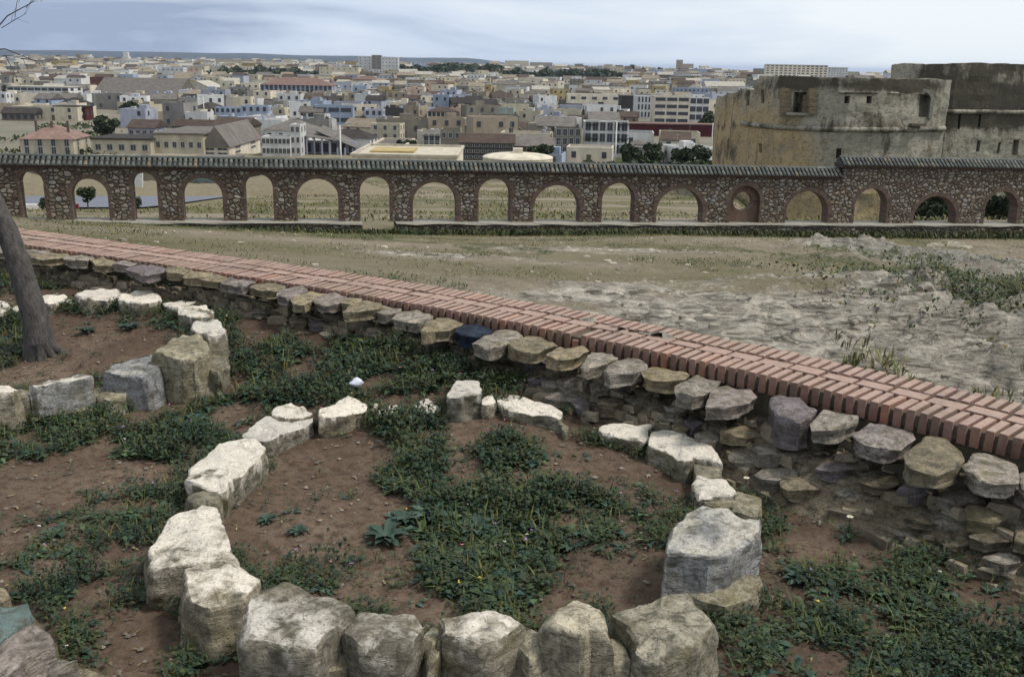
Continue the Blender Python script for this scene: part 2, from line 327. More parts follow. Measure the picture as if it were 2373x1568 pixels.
# --- house paints
def mk_house(name,c,var=.25,sc=.35):
    m,t,b=newmat(name); g=G(t); v=g.pos((1,1,.5)); n=g.noise(v,sc,6,.65); n2=g.noise(g.pos((1,1,.25)),1.1,6,.7); r=g.info()
    k=g.mix(g.ramp(n,[(.3,0.),(.75,1.)]),c,tuple(x*(1-var*1.6) for x in c)); k=g.mix(g.ramp(n2,[(.5,0.),(.7,.45)]),k,tuple(x*.45 for x in c))
    k=g.mix(1.,k,g.mix(r,(.82,.82,.82),(1.08,1.08,1.08)),'MULTIPLY'); g.l(k,b.inputs['Base Color']); b.inputs['Roughness'].default_value=.9; b.inputs['Specular IOR Level'].default_value=.15; return m
HC=dict(cream=lin(208,199,176),white=lin(228,228,226),grey=lin(150,147,142),blue=lin(168,181,202),ochre=lin(188,168,120),tan=lin(163,151,133),brown=lin(112,101,90),
        lilac=lin(182,186,200),green=lin(165,178,168),pink=lin(188,164,150),maroon=lin(85,45,48),stone=lin(135,129,118),dark=lin(82,80,78),offwhite=lin(232,222,202),teal=lin(140,158,160),rust=lin(125,84,72))
for k,c in HC.items(): M['h_'+k]=mk_house('painted_wall_'+k,tuple(x*.92 for x in c))
RC=dict(rgrey=lin(128,122,116),rtan=lin(160,148,130),rbrown=lin(98,84,76),rpink=lin(150,124,114),rpale=lin(196,190,178),rred=lin(120,84,72),rdark=lin(75,70,68),rcream=lin(228,218,196))
for k,c in RC.items(): M[k]=mk_house('roof_'+k[1:],tuple(x*.8 for x in c),.3,.5)
M['glass']=simple('window_glass',(.022,.027,.038),(.05,.055,.07),1.5,0,rough=.35,spec=.5)
M['frame']=simple('window_frame',(.42,.41,.38),(.3,.3,.28),2,0)
M['metal']=simple('galvanised_metal',(.35,.36,.37),(.25,.26,.27),2,0,rough=.5)
M['balcony']=simple('balcony_iron',(.05,.05,.055),None,2,0)
# --- plants
def mk_leaf(name,c1,c2,sc=9,rough=.65):
    m,t,b=newmat(name); g=G(t); n=g.noise(g.pos(),sc,4); c=g.mix(g.ramp(n,[(.35,0.),(.65,1.)]),c1,c2); c=g.mix(1.,c,g.attr('Col','Color'),'MULTIPLY')
    g.l(c,b.inputs['Base Color']); b.inputs['Roughness'].default_value=rough; b.inputs['Specular IOR Level'].default_value=.25
    return m
M['weed']=mk_leaf('weed_leaf',(.012,.026,.016),(.036,.052,.026),2.2)
M['grass']=mk_leaf('grass_blade',(.030,.050,.020),(.085,.095,.04),1.5)
M['drygrass']=mk_leaf('dry_grass',(.11,.10,.05),(.20,.172,.092),1.5)
M['thistle']=mk_leaf('thistle_leaf',(.020,.040,.028),(.045,.075,.055),8)
M['crown']=mk_leaf('tree_leaf',(.022,.035,.016),(.05,.065,.03),.4)
M['petal']=mk_leaf('petal',(.9,.9,.9),(.75,.75,.75),8)
M['bark']=simple('bark',(.105,.095,.088),(.038,.034,.032),26,1.,.03,scale=(1,1,.35))
M['farhill']=simple('hill_scrub',(.022,.034,.045),(.04,.05,.055),.004,0)
M['townground']=simple('town_ground',(.20,.175,.135),(.12,.115,.085),.05,0)
M['asphalt']=simple('asphalt',(.15,.16,.19),(.12,.13,.15),1,0)
M['redpaint']=simple('kerb_red_paint',(.30,.06,.05),None,6,0); M['whitepaint']=simple('kerb_white_paint',(.6,.6,.58),None,6,0)
M['paper']=simple('paper',(.62,.64,.72),(.5,.52,.6),30,.5,.01)
# ------------------------------------------------------------------ terrain
XW=[];front=[(50,564.5),(167,582),(293,599),(423,619),(547,639),(762,667),(902,690.5),(1029,718),(1190,742),(1365,782),(1471,804),(1603,832),(1754,867),(1943,909),(2065,938),(2192,973),(2330,1007)]
FW=np.array([P(*q,.59) for q in front]); CF=np.polyfit(FW[:,0],FW[:,1],3)
def yfront(x):
    x=np.asarray(x,float); xc=np.clip(x,-6,4.2); y=np.polyval(CF,xc); d=np.polyval(np.polyder(CF),xc); return y+(x-xc)*d
def wall_d(x,y):   # signed distance-like: >0 behind the front face of the brick wall
    x=np.asarray(x,float); d=np.polyval(np.polyder(CF),np.clip(x,-6,4.2)); return (y-yfront(x))/np.sqrt(1+d*d)
A0=np.array([-14.55,28.0]);A1=np.array([10.24,33.2]); AD=(A1-A0)/np.linalg.norm(A1-A0)
def yarc(x): return A0[1]+(np.asarray(x,float)-A0[0])*AD[1]/AD[0]
def zarc(x): return -1.93-.0185*(np.asarray(x,float)+14.5)
PR=np.array([(34,-2.55),(45,-4.0),(60,-5.9),(75,-7.3),(90,-8.6),(105,-9.3),(125,-12),(200,-20),(600,-20),(1500,-14),(3000,-7),(60000,-7)])
def T(x,y):
    x=np.asarray(x,float);y=np.asarray(y,float); d=wall_d(x,y)-.65; ya=yarc(x)
    da=ya-y; u=np.clip(d/np.maximum(d+da,.01),0,1)
    zn=.50+(zarc(x)-.46-.50)*np.clip(u,0,1)
    zn=zn-.42*np.exp(-((x-3.6)/1.3)**2-((d-.2)/1.0)**2)*(x>1)          # grassy dip behind the wall at the right
    zf=np.interp(y+(33-ya)*np.exp(-np.maximum(y-ya,0)/25),PR[:,0],PR[:,1])
    zf=zf-2.4*sstep(.215,.262,x/np.maximum(y,1))*sstep(37,58,y)*sstep(160,120,y)
    q=sstep(-.3,1.5,y-ya); zf=np.minimum(zf,zarc(x)-.25)
    return zn*(1-q)+zf*q
def rockmask(x,y):
    d=wall_d(x,y)-.65
    m=sstep(-1.5,1.2,x-.12*(y-8))*sstep(13.5+.35*x,10+.35*x,y)
    m=np.maximum(m,.6*np.exp(-((x-1.5)/5)**2-((y-17.5-.15*x)/.9)**2))
    m=np.maximum(m,.55*np.exp(-((x+1.0)/3.5)**2-((y-14.0+.1*x)/.55)**2))
    m=np.maximum(m,.9*np.exp(-((x-9)/4.)**2-((y-20)/5)**2))
    m=m*(1-.8*np.exp(-((x+1)/3)**2-((y-11.6)/1.)**2))
    m=m*np.clip(.82+1.3*fbm(np.stack([x*.5,y*.9,0*x],1),4,57),0,1)
    return m
def relief(x,y):
    p=np.stack([x*.55,y*1.3,0*x],1); r=rockmask(x,y)
    a=fbm(p*.9,5,3,.55); rid=1-np.abs(fbm(p*1.7+9,5,8,.55))*2.2
    st=a*3.0; st=(np.floor(st)+sstep(.55,1.,st-np.floor(st)))/3.0
    fine=fbm(np.stack([x*5,y*8,0*x],1),4,21)
    far=sstep(60,30,y)
    return (r*(.10*rid+.25*st+.07*fine)*(1+1.6*sstep(1.5,6,x-.1*(y-8)))+.05*fbm(np.stack([x*.4,y*.4,0*x],1),4,11)+.014*fine)*far*(.15+.85*sstep(.5,4.,np.abs(yarc(x)-y)))
def raymarch(px,py,f=None):
    d=ray(px,py); f=f or (lambda x,y:float(T(x,y)))
    t=2.
    while t<60000:
        p=np.array([0,0,H])+d*t
        if p[2]<f(p[0],p[1]):
            lo,hi=t/1.02,t
            for _ in range(30):
                m_=(lo+hi)/2; p=np.array([0,0,H])+d*m_
                if p[2]<f(p[0],p[1]): hi=m_
                else: lo=m_
            return p
        t*=1.012
    return np.array([0,0,H])+d*3000
def polar(az0,az1,na,r):
    a=np.radians(np.linspace(az0,az1,na)); A_,R_=np.meshgrid(a,r); return (R_*np.sin(A_)).ravel(),(R_*np.cos(A_)).ravel(),na,len(r)
def gridfaces(na,nr,keep=None):
    i=np.arange(nr-1)[:,None]*na+np.arange(na-1)[None,:]; f=np.stack([i,i+1,i+1+na,i+na],-1).reshape(-1,4)
    if keep is not None: f=f[keep[f].all(1)]
    return f
def sheet(name,x,y,z,na,nr,keep,mat,attrs=None,kind='structure'):
    f=gridfaces(na,nr,keep); used=np.zeros(len(x),bool); used[f.ravel()]=True; idx=np.cumsum(used)-1
    me=npmesh(name,np.stack([x,y,z],1)[used],idx[f],True,attrs={k:v[used] for k,v in(attrs or {}).items()})
    o=link(name,me,None,mat); o['kind']=kind; return o
def zsoil(x,y):
    sc0=np.ndim(x)==0; x=np.atleast_1d(np.asarray(x,float));y=np.atleast_1d(np.asarray(y,float)); p=np.stack([x,y,0*x],1)
    z=.045*fbm(p*.8,4,31)+.014*fbm(p*5,4,32)
    d=wall_d(x,y); z=z+.18*sstep(-.45,-.05,d)*sstep(-.5,1.5,x)+.27*sstep(-2.1,-.3,d)*sstep(1.7,-.9,x); return float(z[0]) if sc0 else z
def gpt(px,py,off=0.):
    z_=off
    for _ in range(9): p_=P(px,py,z_); z_=.35*z_+.65*(zsoil(p_[0],p_[1])+off)
    return P(px,py,z_)
x,y,na,nr=polar(-62,62,860,np.concatenate([np.geomspace(1.2,15,620)]))
d=wall_d(x,y); z=zsoil(x,y); z=z+.012*fbm(np.stack([x,y,0*x],1)*22,2,40)
damp_vignette=np.exp(-((x-3.2)**2/3.5+(y-3.8)**2/2.2))*.9+np.exp(-((x+2.6)**2/1.2+(y-3.4)**2/1.2))*.6+.7*sstep(-1.0,-.4,d)  # damp soil plus vignette darkening painted into near corners; darker along wall foot
damp_vignette=np.clip(damp_vignette+.5*fbm(np.stack([x,y,0*x],1)*1.2,3,60),0,1)
sheet('garden_soil',x,y,z,na,nr,(d<.35)&(y<14)&(x<9),M['soil'],{'damp_vignette':damp_vignette})
x,y,na,nr=polar(-62,62,1000,np.geomspace(4.2,260,620))
d=wall_d(x,y)
rk=rockmask(x,y); z=T(x,y)+relief(x,y)
ya=yarc(x); p=np.stack([x,y,0*x],1); nn=fbm(p*.35,4,50)
# keep the arcade footing clear
green=.85*np.exp(-((ya-y-.9)/.85)**2)*(y<ya+1)
green=np.maximum(green,.8*np.exp(-((x-7.2)/1.6)**2-((y-11.5)/3.6)**2)); green=np.maximum(green,.9*np.exp(-((x-3.9)/1.0)**2-((d-.9)/.8)**2)*(d>0))
green=np.maximum(green,.55*np.exp(-((nn-.35)/.12)**2)*(d>1)); green=np.maximum(green,.75*sstep(18,26,x)*sstep(34,44,y))
bnd=fbm(np.stack([x*.14,y*.26,0*x],1),5,91)*(y>ya)
green=np.maximum(green,.5*sstep(.0,.35,bnd))
grass=np.clip(.55+.9*nn+1.5*fbm(np.stack([x*.1,y*.4,0*x],1),4,92)*(y>ya)+.35*np.exp(-((y-12)/2.2)**2)-.9*rk-.5*np.exp(-((y-ya-9)/9)**2)*(y>ya),0,1)
grey=np.clip(sstep(3.5,7.5,x-.1*(y-8))*.78,0,1)
sheet('rocky_field',x,y,z,na,nr,(d>.33)&(x>-125)&(x<150),M['field'],{'rock':rk,'green':green,'grass':grass,'grey':grey})
x,y,na,nr=polar(-62,62,240,np.geomspace(150,45000,200)); z=T(x,y)
az=np.degrees(np.arctan2(x,y)); rr=np.hypot(x,y)
hh=72*sstep(6500,9500,rr)*sstep(3,-4,az-1.5*fbm(np.stack([az*.25,0*az,0*az],1),3,5))*(1+.14*fbm(np.stack([az*.35,rr*0,rr*0],1),3,70))
z=z-2.5*sstep(330,265,rr)+hh-12*sstep(3500,7000,rr)
sheet('town_ground',x,y,z,na,nr,None,[M['townground'],M['farhill']])
o=bpy.data.objects['town_ground']; me=o.data; c=np.zeros(len(me.polygons)*3); me.polygons.foreach_get('center',c); c=c.reshape(-1,3)
me.polygons.foreach_set('material_index',(np.hypot(c[:,0],c[:,1])>3400).astype(np.int32))
# ------------------------------------------------------------------ brick wall
bw=thing('brick_wall',tuple(P(1190,742,0)),'low curving red brick wall with a two-row patterned brick top running across the picture','wall')
def local(o,me):  # shift mesh data so that the part sits right under its thing
    me.transform(Matrix.LocRotScale(o.location,o.rotation_euler,None).inverted()); return me
xs=np.linspace(-8.5,6.2,3000); ys=yfront(xs); seg=np.hypot(np.diff(xs),np.diff(ys)); S=np.concatenate([[0],np.cumsum(seg)])
def wpt(s,off):
    x=np.interp(s,S,xs); d=np.polyval(np.polyder(CF),np.clip(x,-6,4.2)); y=float(yfront(x)); n=np.array([-d,1])/math.hypot(1,d); t=np.array([1,d])/math.hypot(1,d)
    return np.array([x,y])+n*off,t,n
mb=MB(); worn=[]
def brick(s,off,ls,lo,z0,z1,tint):
    c,t,n=wpt(s,off+lo/2); a=random.gauss(0,.012); t2=t*math.cos(a)+n*math.sin(a); n2=n*math.cos(a)-t*math.sin(a)
    dz=random.gauss(0,.0025); ch=.004; hs_=ls/2*random.uniform(.97,1.02); ho=lo/2*random.uniform(.985,1.01)
    v=[]
    for zz,k in((z0,0),(z1+dz-ch,0),(z1+dz,ch)):
        for sx,sy in((-1,-1),(1,-1),(1,1),(-1,1)):
            jt=random.uniform(0,.006)*(random.random()<.35); q=c+t2*sx*(hs_-k-jt)+n2*sy*(ho-k-jt); v.append((q[0],q[1],zz-(jt if k else 0)))
    fs=[[0,3,2,1],[8,9,10,11]]+[[i,(i+1)%4,4+(i+1)%4,4+i] for i in range(4)]+[[4+i,4+(i+1)%4,8+(i+1)%4,8+i] for i in range(4)]
    mb.add(v,fs,tint); worn.extend([0.]*4+[.35]*4+[1.]*4)
def tint():
    r=random.random()
    if r<.05: return (.62,.62,.66)
    if r<.12: return (1.25,1.0,.75)
    if r<.24: k=random.uniform(.5,.75); return (k,k*1.0,k*.95)
    k=random.uniform(.72,1.15); return (k,k*random.uniform(.9,1.1),k*random.uniform(.88,1.12))
ZT=.59; sp=.0765; ns=int(S[-1]/sp)
skip={int(np.interp(P(1325,705,ZT)[0],xs,S)/sp)}
for i in range(ns):
    s=i*sp; lows=i in skip
    brick(s,0,.052,.245,ZT-.125,ZT-(.05 if lows else 0),tint())
    brick(s,.425,.052,.235,ZT-.12,ZT,tint())
    if random.random()<.02: pass
for i in range(int(S[-1]/(sp*3.02))):
    k=random.uniform(.85,1.1); brick(i*sp*3.02,.268,.214,.128,ZT-.07,ZT-.002,(k,k*.97,k*.97))
me=mb.mesh('brick_coping'); a=me.attributes.new('worn','FLOAT','POINT'); a.data.foreach_set('value',np.array(worn,np.float32))
link('brick_coping',local(bw,me),bw,M['brick'])
V=[];Fc=[]
for i,s in enumerate(np.linspace(0,S[-1],160)):
    for off,zz in((.03,-.05),(.03,ZT-.115),(.022,ZT-.11),(.022,ZT-.028),(.645,ZT-.028),(.645,-.05)):
        c,_,_=wpt(s,off); V.append((c[0],c[1],zz))
for i in range(159):
    for k in range(5): Fc.append([i*6+k,(i+1)*6+k,(i+1)*6+k+1,i*6+k+1])
link('mortar_core',local(bw,npmesh('mortar_core',V,Fc)),bw,M['mortar'])
# ------------------------------------------------------------------ rocks
def rock_mesh(name,top,zb,seed,grow=.05,amp=.02,res=.045,paint=1.,tilt=0,bottom=None,rough=1.,chis=1.):
    """top: world (n,3) outline of the upper face; drops to zb"""
    top=np.array(top,float); n=len(top); c=top.mean(0)
    bm=bmesh.new(); rr=np.random.default_rng(seed)
    def ring(sc,z,fr=0):
        out=[]
        for q in top:
            d=q[:2]-c[:2]; L_=np.linalg.norm(d)+1e-6; out.append((c[0]+d[0]*(1+sc/L_),c[1]+d[1]*(1+sc/L_),q[2]+(zb-q[2])*z if z<1 else zb))
        return out
    hgt=c[2]-zb; levels=[(-.006,0.),(.010,.05),(grow*.6,.45),(grow,.8),(grow*.3,1.)]
    rings=[[bm.verts.new(q) for q in ring(a,b)] for a,b in levels]
    cc=bm.verts.new((c[0],c[1],c[2]+.012))
    for i in range(n): bm.faces.new([rings[0][i],rings[0][(i+1)%n],cc])
    for a,b in zip(rings,rings[1:]):
        for i in range(n): bm.faces.new([a[(i+1)%n],a[i],b[i],b[(i+1)%n]])
    bm.faces.new(rings[-1][::-1])
    bmesh.ops.recalc_face_normals(bm,faces=bm.faces)
    bmesh.ops.triangulate(bm,faces=bm.faces)
    for _ in range(6):
        es=[e for e in bm.edges if e.calc_length()>res]
        if not es or len(bm.verts)>9000: break
        bmesh.ops.subdivide_edges(bm,edges=es,cuts=1,use_grid_fill=True); bmesh.ops.triangulate(bm,faces=[f for f in bm.faces if len(f.verts)>3])
    bm.normal_update(); me=bpy.data.meshes.new(name); bm.to_mesh(me)
    V=np.array([v.co for v in bm.verts]); Nn=np.array([v.normal for v in bm.verts]); bm.free()
    o=seed*3.7; k=fbm(V*3.2+o,3,seed)*amp*1.5+(np.abs(fbm(V*7+o,4,seed+1))-.25)*-amp*1.3+fbm(V*np.array([14,14,26])+o,3,seed+2)*amp*.45
    cc=np.array([c[0],c[1],(c[2]+zb)/2]); W0=V-cc; rq=np.random.default_rng(seed+77)
    for q in range(int(16*chis)):
        n_=rq.normal(size=3); n_[2]=n_[2]*(.16 if n_[2]>0 else .5); n_/=np.linalg.norm(n_); dd=W0@n_; mx=dd.max(); cut=mx*rq.uniform(.84,.985); W0=W0-np.maximum(dd-cut,0)[:,None]*n_*.92
    V=W0+cc
    V2=V+Nn*(k*rough)[:,None]; me.vertices.foreach_set('co',V2.astype(np.float32).ravel())
    pt=sstep(.45,.85,Nn[:,2])*sstep(zb,zb+.3*hgt,V[:,2])*np.clip(.88+.95*fbm(V*5,4,seed+9),0,1); 
    pt=np.maximum(pt,.62*sstep(.35,1.,(V[:,2]-zb)/max(hgt,.01))*sstep(-.3,.3,vn(np.stack([V[:,0]*28,V[:,1]*28,V[:,2]*3],1),seed))*.95)
    a=me.attributes.new('paint','FLOAT','POINT'); a.data.foreach_set('value',(pt*paint).astype(np.float32))
    me.polygons.foreach_set('use_smooth',np.full(len(me.polygons),True)); me.update()
    me.set_sharp_from_angle(angle=math.radians(30)); return me
def rock_px(name,poly,zt,zb,seed,parent=None,mat='boulder',tilt=None,onsoil=False,jit=.009,**k):
    if onsoil:
        cx_=sum(q[0] for q in poly)/len(poly); cy_=sum(q[1] for q in poly)/len(poly); g_=gpt(cx_,cy_,zt); zs_=g_[2]-zt; zt+=zs_; zb+=zs_-.03
    pts=[P(q[0],q[1],zt) for q in poly]
    rr=np.random.default_rng(seed+900)
    pts=np.array(pts)
    # orientation ccw
    a=0.5*np.sum(pts[:,0]*np.roll(pts[:,1],-1)-np.roll(pts[:,0],-1)*pts[:,1])
    if a<0: pts=pts[::-1]
    # densify outline with small irregularities
    out=[]
    for i in range(len(pts)):
        A_,B_=pts[i],pts[(i+1)%len(pts)]; L_=np.linalg.norm(B_-A_); m_=max(1,int(L_/.065))
        for j in range(m_):
            q=A_+(B_-A_)*j/m_
            q=q+np.append(rr.normal(0,jit,2),0)
            out.append(q+np.array([0,0,rr.normal(0,.007)]))
    pts=np.array(out); c=pts.mean(0); c[2]=zb
    me=rock_mesh(name,pts-np.array([c[0],c[1],0]),zb,seed,**k)
    me.transform(Matrix.Translation((0,0,-zb)))
    o=link(name,me,parent,M[mat]); base=np.array([0,0,0.]) if parent is None else np.array(parent.location)
    o.location=tuple(c-base); return o
# (outline of the top face on the 2373 px picture, top height, paint, material, label)
RING=[
([(629,946),(677,929),(698,936),(725,959),(682,965),(632,961)],.27,1.1,'boulder','small whitewashed wedge stone behind the slab with paint drips, main stone circle',.03),
([(560,1008),(611,967),(661,958),(727,967),(725,978),(661,1002),(624,1020),(575,1018)],.24,1.2,'boulder','whitewashed slab with paint drips down its inner side, upper left of main circle',.02),
([(738,950),(780,936),(786,920),(812,916),(841,922),(857,938),(855,946),(802,962),(738,968)],.20,1.1,'boulder','whitewashed stone with a raised rounded hump, top left of the main stone circle',.03),
([(860,935),(872,932),(876,942),(866,946)],.12,1.,'boulder','tiny pale stone beside the humped whitewashed stone of the main circle',.01),
([(876,951),(905,943),(945,944),(940,955),(900,963),(880,962)],.07,1.1,'boulder','low broken whitewashed stone almost buried behind weeds, top of the main circle',.01),
([(960,934),(990,928),(1025,938),(1020,951),(985,953),(962,948)],.09,1.,'boulder','low crumbling whitewashed stone left of the upright block in the main circle',.01),
([(1032,916),(1045,890),(1069,877),(1114,884),(1114,914),(1075,919)],.24,1.1,'boulder','squarish upright stone with white top and thin paint drips, back of the main circle',.0),
([(1114,922),(1126,912),(1142,911),(1152,925),(1142,935),(1120,936)],.15,1.,'boulder','small whitewashed stone wedged right of the upright block, back of the main circle',.02),
([(1149,924),(1157,913),(1190,915),(1238,928),(1296,944),(1317,965),(1304,971),(1262,960),(1190,952),(1152,946)],.14,1.1,'boulder','long thin whitewashed slab at the back of the main circle, just left of the gap',.01),
([(1371,996),(1408,983),(1503,988),(1496,1028),(1440,1015),(1396,1005)],.12,1.15,'boulder','thin pointed whitewashed slab just right of the gap in the main circle',.01),
([(1498,1011),(1515,988),(1572,992),(1595,1011),(1652,1034),(1677,1061),(1672,1068),(1603,1062),(1576,1070),(1549,1042),(1507,1034)],.26,1.05,'boulder','long rough whitewashed boulder at the upper right of the main stone circle',.05),
([(1612,1101),(1629,1101),(1675,1114),(1717,1141),(1700,1152),(1618,1156)],.24,1.1,'boulder','small bright whitewashed stone at the right of the main circle above the flat brown slab',.02),
([(1712,1147),(1763,1156),(1775,1172),(1748,1192),(1690,1178),(1626,1166),(1650,1156)],.20,.25,'mossy','flat unpainted grey-brown slab poking outwards at the right of the main circle',.03),
([(1599,1168),(1656,1175),(1767,1210),(1756,1229),(1691,1275),(1671,1288),(1606,1281),(1545,1275),(1561,1233),(1584,1198)],.40,.62,'bluewash','big flat-topped block with bluish-white painted outer face, right side of the main circle',.02),
([(1545,1310),(1600,1300),(1700,1330),(1772,1342),(1755,1370),(1675,1400),(1610,1385),(1550,1350)],.14,.1,'mossy','rough grey stone lump under the big flat-topped block at the right of the main circle',.05),
([(1538,1367),(1580,1370),(1622,1409),(1660,1443),(1664,1458),(1580,1510),(1503,1554),(1475,1540),(1477,1477),(1454,1451),(1408,1418),(1484,1393)],.38,.5,'mossy','large lichen-green boulder with a lower step, lower right of the main circle',.05),
([(1257,1432),(1285,1410),(1331,1391),(1389,1420),(1427,1462),(1370,1466),(1335,1481),(1274,1458)],.42,.48,'mossy','tall mossy boulder with a pointed top at the bottom right of the main circle',.04),
([(1021,1427),(1059,1413),(1109,1410),(1190,1423),(1207,1440),(1190,1468),(1121,1496),(1060,1480),(1025,1460)],.40,.62,'boulder','pale flat-topped boulder with grey streaked front at the bottom centre of the main circle',.03),
([(805,1467),(836,1420),(879,1411),(964,1423),(991,1440),(971,1474),(934,1503),(846,1503),(805,1491)],.40,.55,'boulder','squarish cream boulder with dark grey front at the bottom of the main circle',.02),
([(568,1444),(582,1390),(612,1366),(650,1344),(700,1359),(771,1393),(817,1420),(785,1447),(754,1474),(734,1505),(673,1505),(619,1485),(565,1481)],.42,.68,'boulder','biggest mottled white boulder with a banded brown front, bottom left of the main circle',.03),
([(425,1366),(432,1322),(524,1280),(548,1288),(575,1325),(593,1356),(575,1382),(524,1392),(483,1410),(440,1395)],.34,.7,'boulder','rounded streaky grey-white boulder half in the weeds, lower left of the main circle',.08),
([(352,1240),(385,1210),(429,1183),(470,1160),(504,1166),(527,1241),(538,1278),(423,1312),(355,1320),(345,1290)],.28,.8,'boulder','broad rough white boulder leaning outwards at the left side of the main circle',.07),
([(429,1119),(450,1082),(480,1058),(512,1028),(550,1018),(610,1022),(621,1038),(600,1064),(568,1083),(520,1132),(500,1136),(430,1124)],.34,1.4,'boulder','smooth bright white slab at the upper left of the main stone circle',-.01),
]
RING1=[
([(90,686),(127,683),(148,687),(153,696),(117,706),(93,702)],.17,1.1,'boulder','small whitewashed stone just right of the leaning trunk at the back of the left circle',.02),
([(152,698),(165,691),(174,694),(170,701)],.13,1.,'boulder','little pale stone bridging two slabs at the back of the left circle',.01),
([(172,690),(196,674),(286,672),(281,682),(249,696),(183,696)],.20,1.3,'boulder','long bright whitewashed slab at the back of the left circle',.01),
([(273,690),(294,677),(352,676),(368,685),(368,699),(331,706),(275,696)],.18,1.2,'boulder','whitewashed slab with a dark crack, right of the long bright slab of the left circle',.02),
([(379,702),(429,691),(452,701),(413,711),(400,712)],.18,1.1,'boulder','thin flat whitewashed stone at the back right of the left circle',.01),
([(408,718),(424,709),(472,706),(490,717),(490,733),(450,736),(411,723)],.24,1.2,'boulder','rounded bright whitewashed stone at the back right corner of the left circle',.01),
([(443,762),(449,740),(503,738),(517,753),(521,776),(487,779)],.36,1.05,'boulder','domed whitewashed stone topping the right end of the left circle',.05),
([(358,814),(429,775),(456,777),(490,808),(480,835),(430,830),(395,828)],.38,.35,'mossy','tall weathered grey boulder with fine grooves at the right front of the left circle',.10),
([(468,830),(500,800),(524,815),(527,845),(500,868),(475,862)],.20,.1,'mossy','rough unpainted grey lump at the right foot of the left circle',.05),
([(233,855),(278,837),(347,825),(366,838),(378,858),(345,870),(286,866),(240,863)],.33,.5,'bluewash','block with bluish-white painted front, front of the left circle',.03),
([(64,890),(212,861),(217,870),(159,882),(79,893)],.36,.7,'bluewash','long straight-edged slab standing on edge at the front of the left circle',.01),
([(-30,898),(0,890),(40,896),(35,907),(-30,912)],.34,.7,'boulder','pale block cut by the left picture edge at the front of the left circle',.03),
([(41,909),(66,908),(70,918),(45,922)],.28,.2,'mossy','narrow grey stone between the straight-edged slab and the edge block of the left circle',.03),
([(-25,704),(0,698),(15,701),(27,712),(0,724),(-25,722)],.20,1.,'boulder','whitewashed stone at the left picture edge at the back of the left circle',.02),
([(27,716),(40,711),(48,716),(38,722)],.12,1.,'boulder','tiny whitewashed stone between the left edge stone and the trunk',.01),
([(215,905),(250,890),(300,900),(290,925),(240,935)],.14,.0,'mossy','squat mortar-covered stone under the block with bluish front of the left circle',.04),
([(150,935),(190,928),(228,935),(210,955),(165,958)],.07,.0,'mossy','low tan stone at the foot of the long slab of the left circle',.03),
([(62,950),(100,945),(130,955),(110,968),(70,968)],.06,.0,'mossy','low dark stone in the weeds at the foot of the left circle',.03),
]
ZR=[.12,.13,.10,.06,.04,.05,.16,.09,.07,.08,.14,.11,.08,.30,.10,.27,.38,.36,.36,.38,.25,.21,.18]
ZR1=[.08,.06,.09,.09,.08,.11,.26,.33,.15,.27,.30,.30,.2,.09,.06,.13,.06,.05]
RING=[(r[0],z_)+r[2:] for r,z_ in zip(RING,ZR)]; RING1=[(r[0],z_)+r[2:] for r,z_ in zip(RING1,ZR1)]
for i,(poly,zt,pt,mat,lab,gr) in enumerate(RING):
    o=rock_px('boulder',poly,zt,-.04,100+i,mat=mat,paint=pt,grow=gr*.55,amp=.020,res=.032,onsoil=True); props(o,lab,'boulder','stones of the main circle')
for i,(poly,zt,pt,mat,lab,gr) in enumerate(RING1):
    o=rock_px('boulder',poly,zt,-.04,200+i,mat=mat,paint=pt,grow=gr*.55,amp=.022,res=.042,onsoil=True); props(o,lab,'boulder','stones of the left circle')
# filler lumps wedged between the front boulders
for i,(poly,zt,lab) in enumerate([
 ([(745,1510),(770,1470),(815,1440),(812,1500),(790,1560),(750,1560)],.24,'dark narrow filler stone between the biggest boulder and the squarish cream boulder'),
 ([(975,1480),(1000,1450),(1022,1450),(1018,1540),(985,1550)],.26,'narrow grey filler stone between the squarish cream boulder and the flat-topped boulder'),
 ([(1200,1460),(1235,1450),(1262,1470),(1262,1520),(1215,1530)],.26,'brown filler stone between the flat-topped boulder and the tall mossy boulder'),
 ([(1395,1475),(1440,1470),(1462,1500),(1465,1540),(1420,1540)],.22,'dark filler stone between the tall mossy boulder and the stepped boulder'),
 ([(430,1150),(470,1138),(505,1145),(505,1165),(450,1165)],.16,'dark low stone under the front end of the smooth white slab'),
 ([(1612,1078),(1668,1080),(1674,1098),(1640,1108),(1615,1098)],.12,'low grey stone under the end of the long rough boulder on the right'),
 ([(1250,965),(1300,975),(1318,985),(1310,1000),(1296,985)],.05,'low dark broken stone end by the gap in the main circle')]):
    o=rock_px('boulder',poly,zt,-.04,300+i,mat='mossy',paint=.1,grow=.03,amp=.02,res=.05,onsoil=True); props(o,lab,'boulder','stones of the main circle')
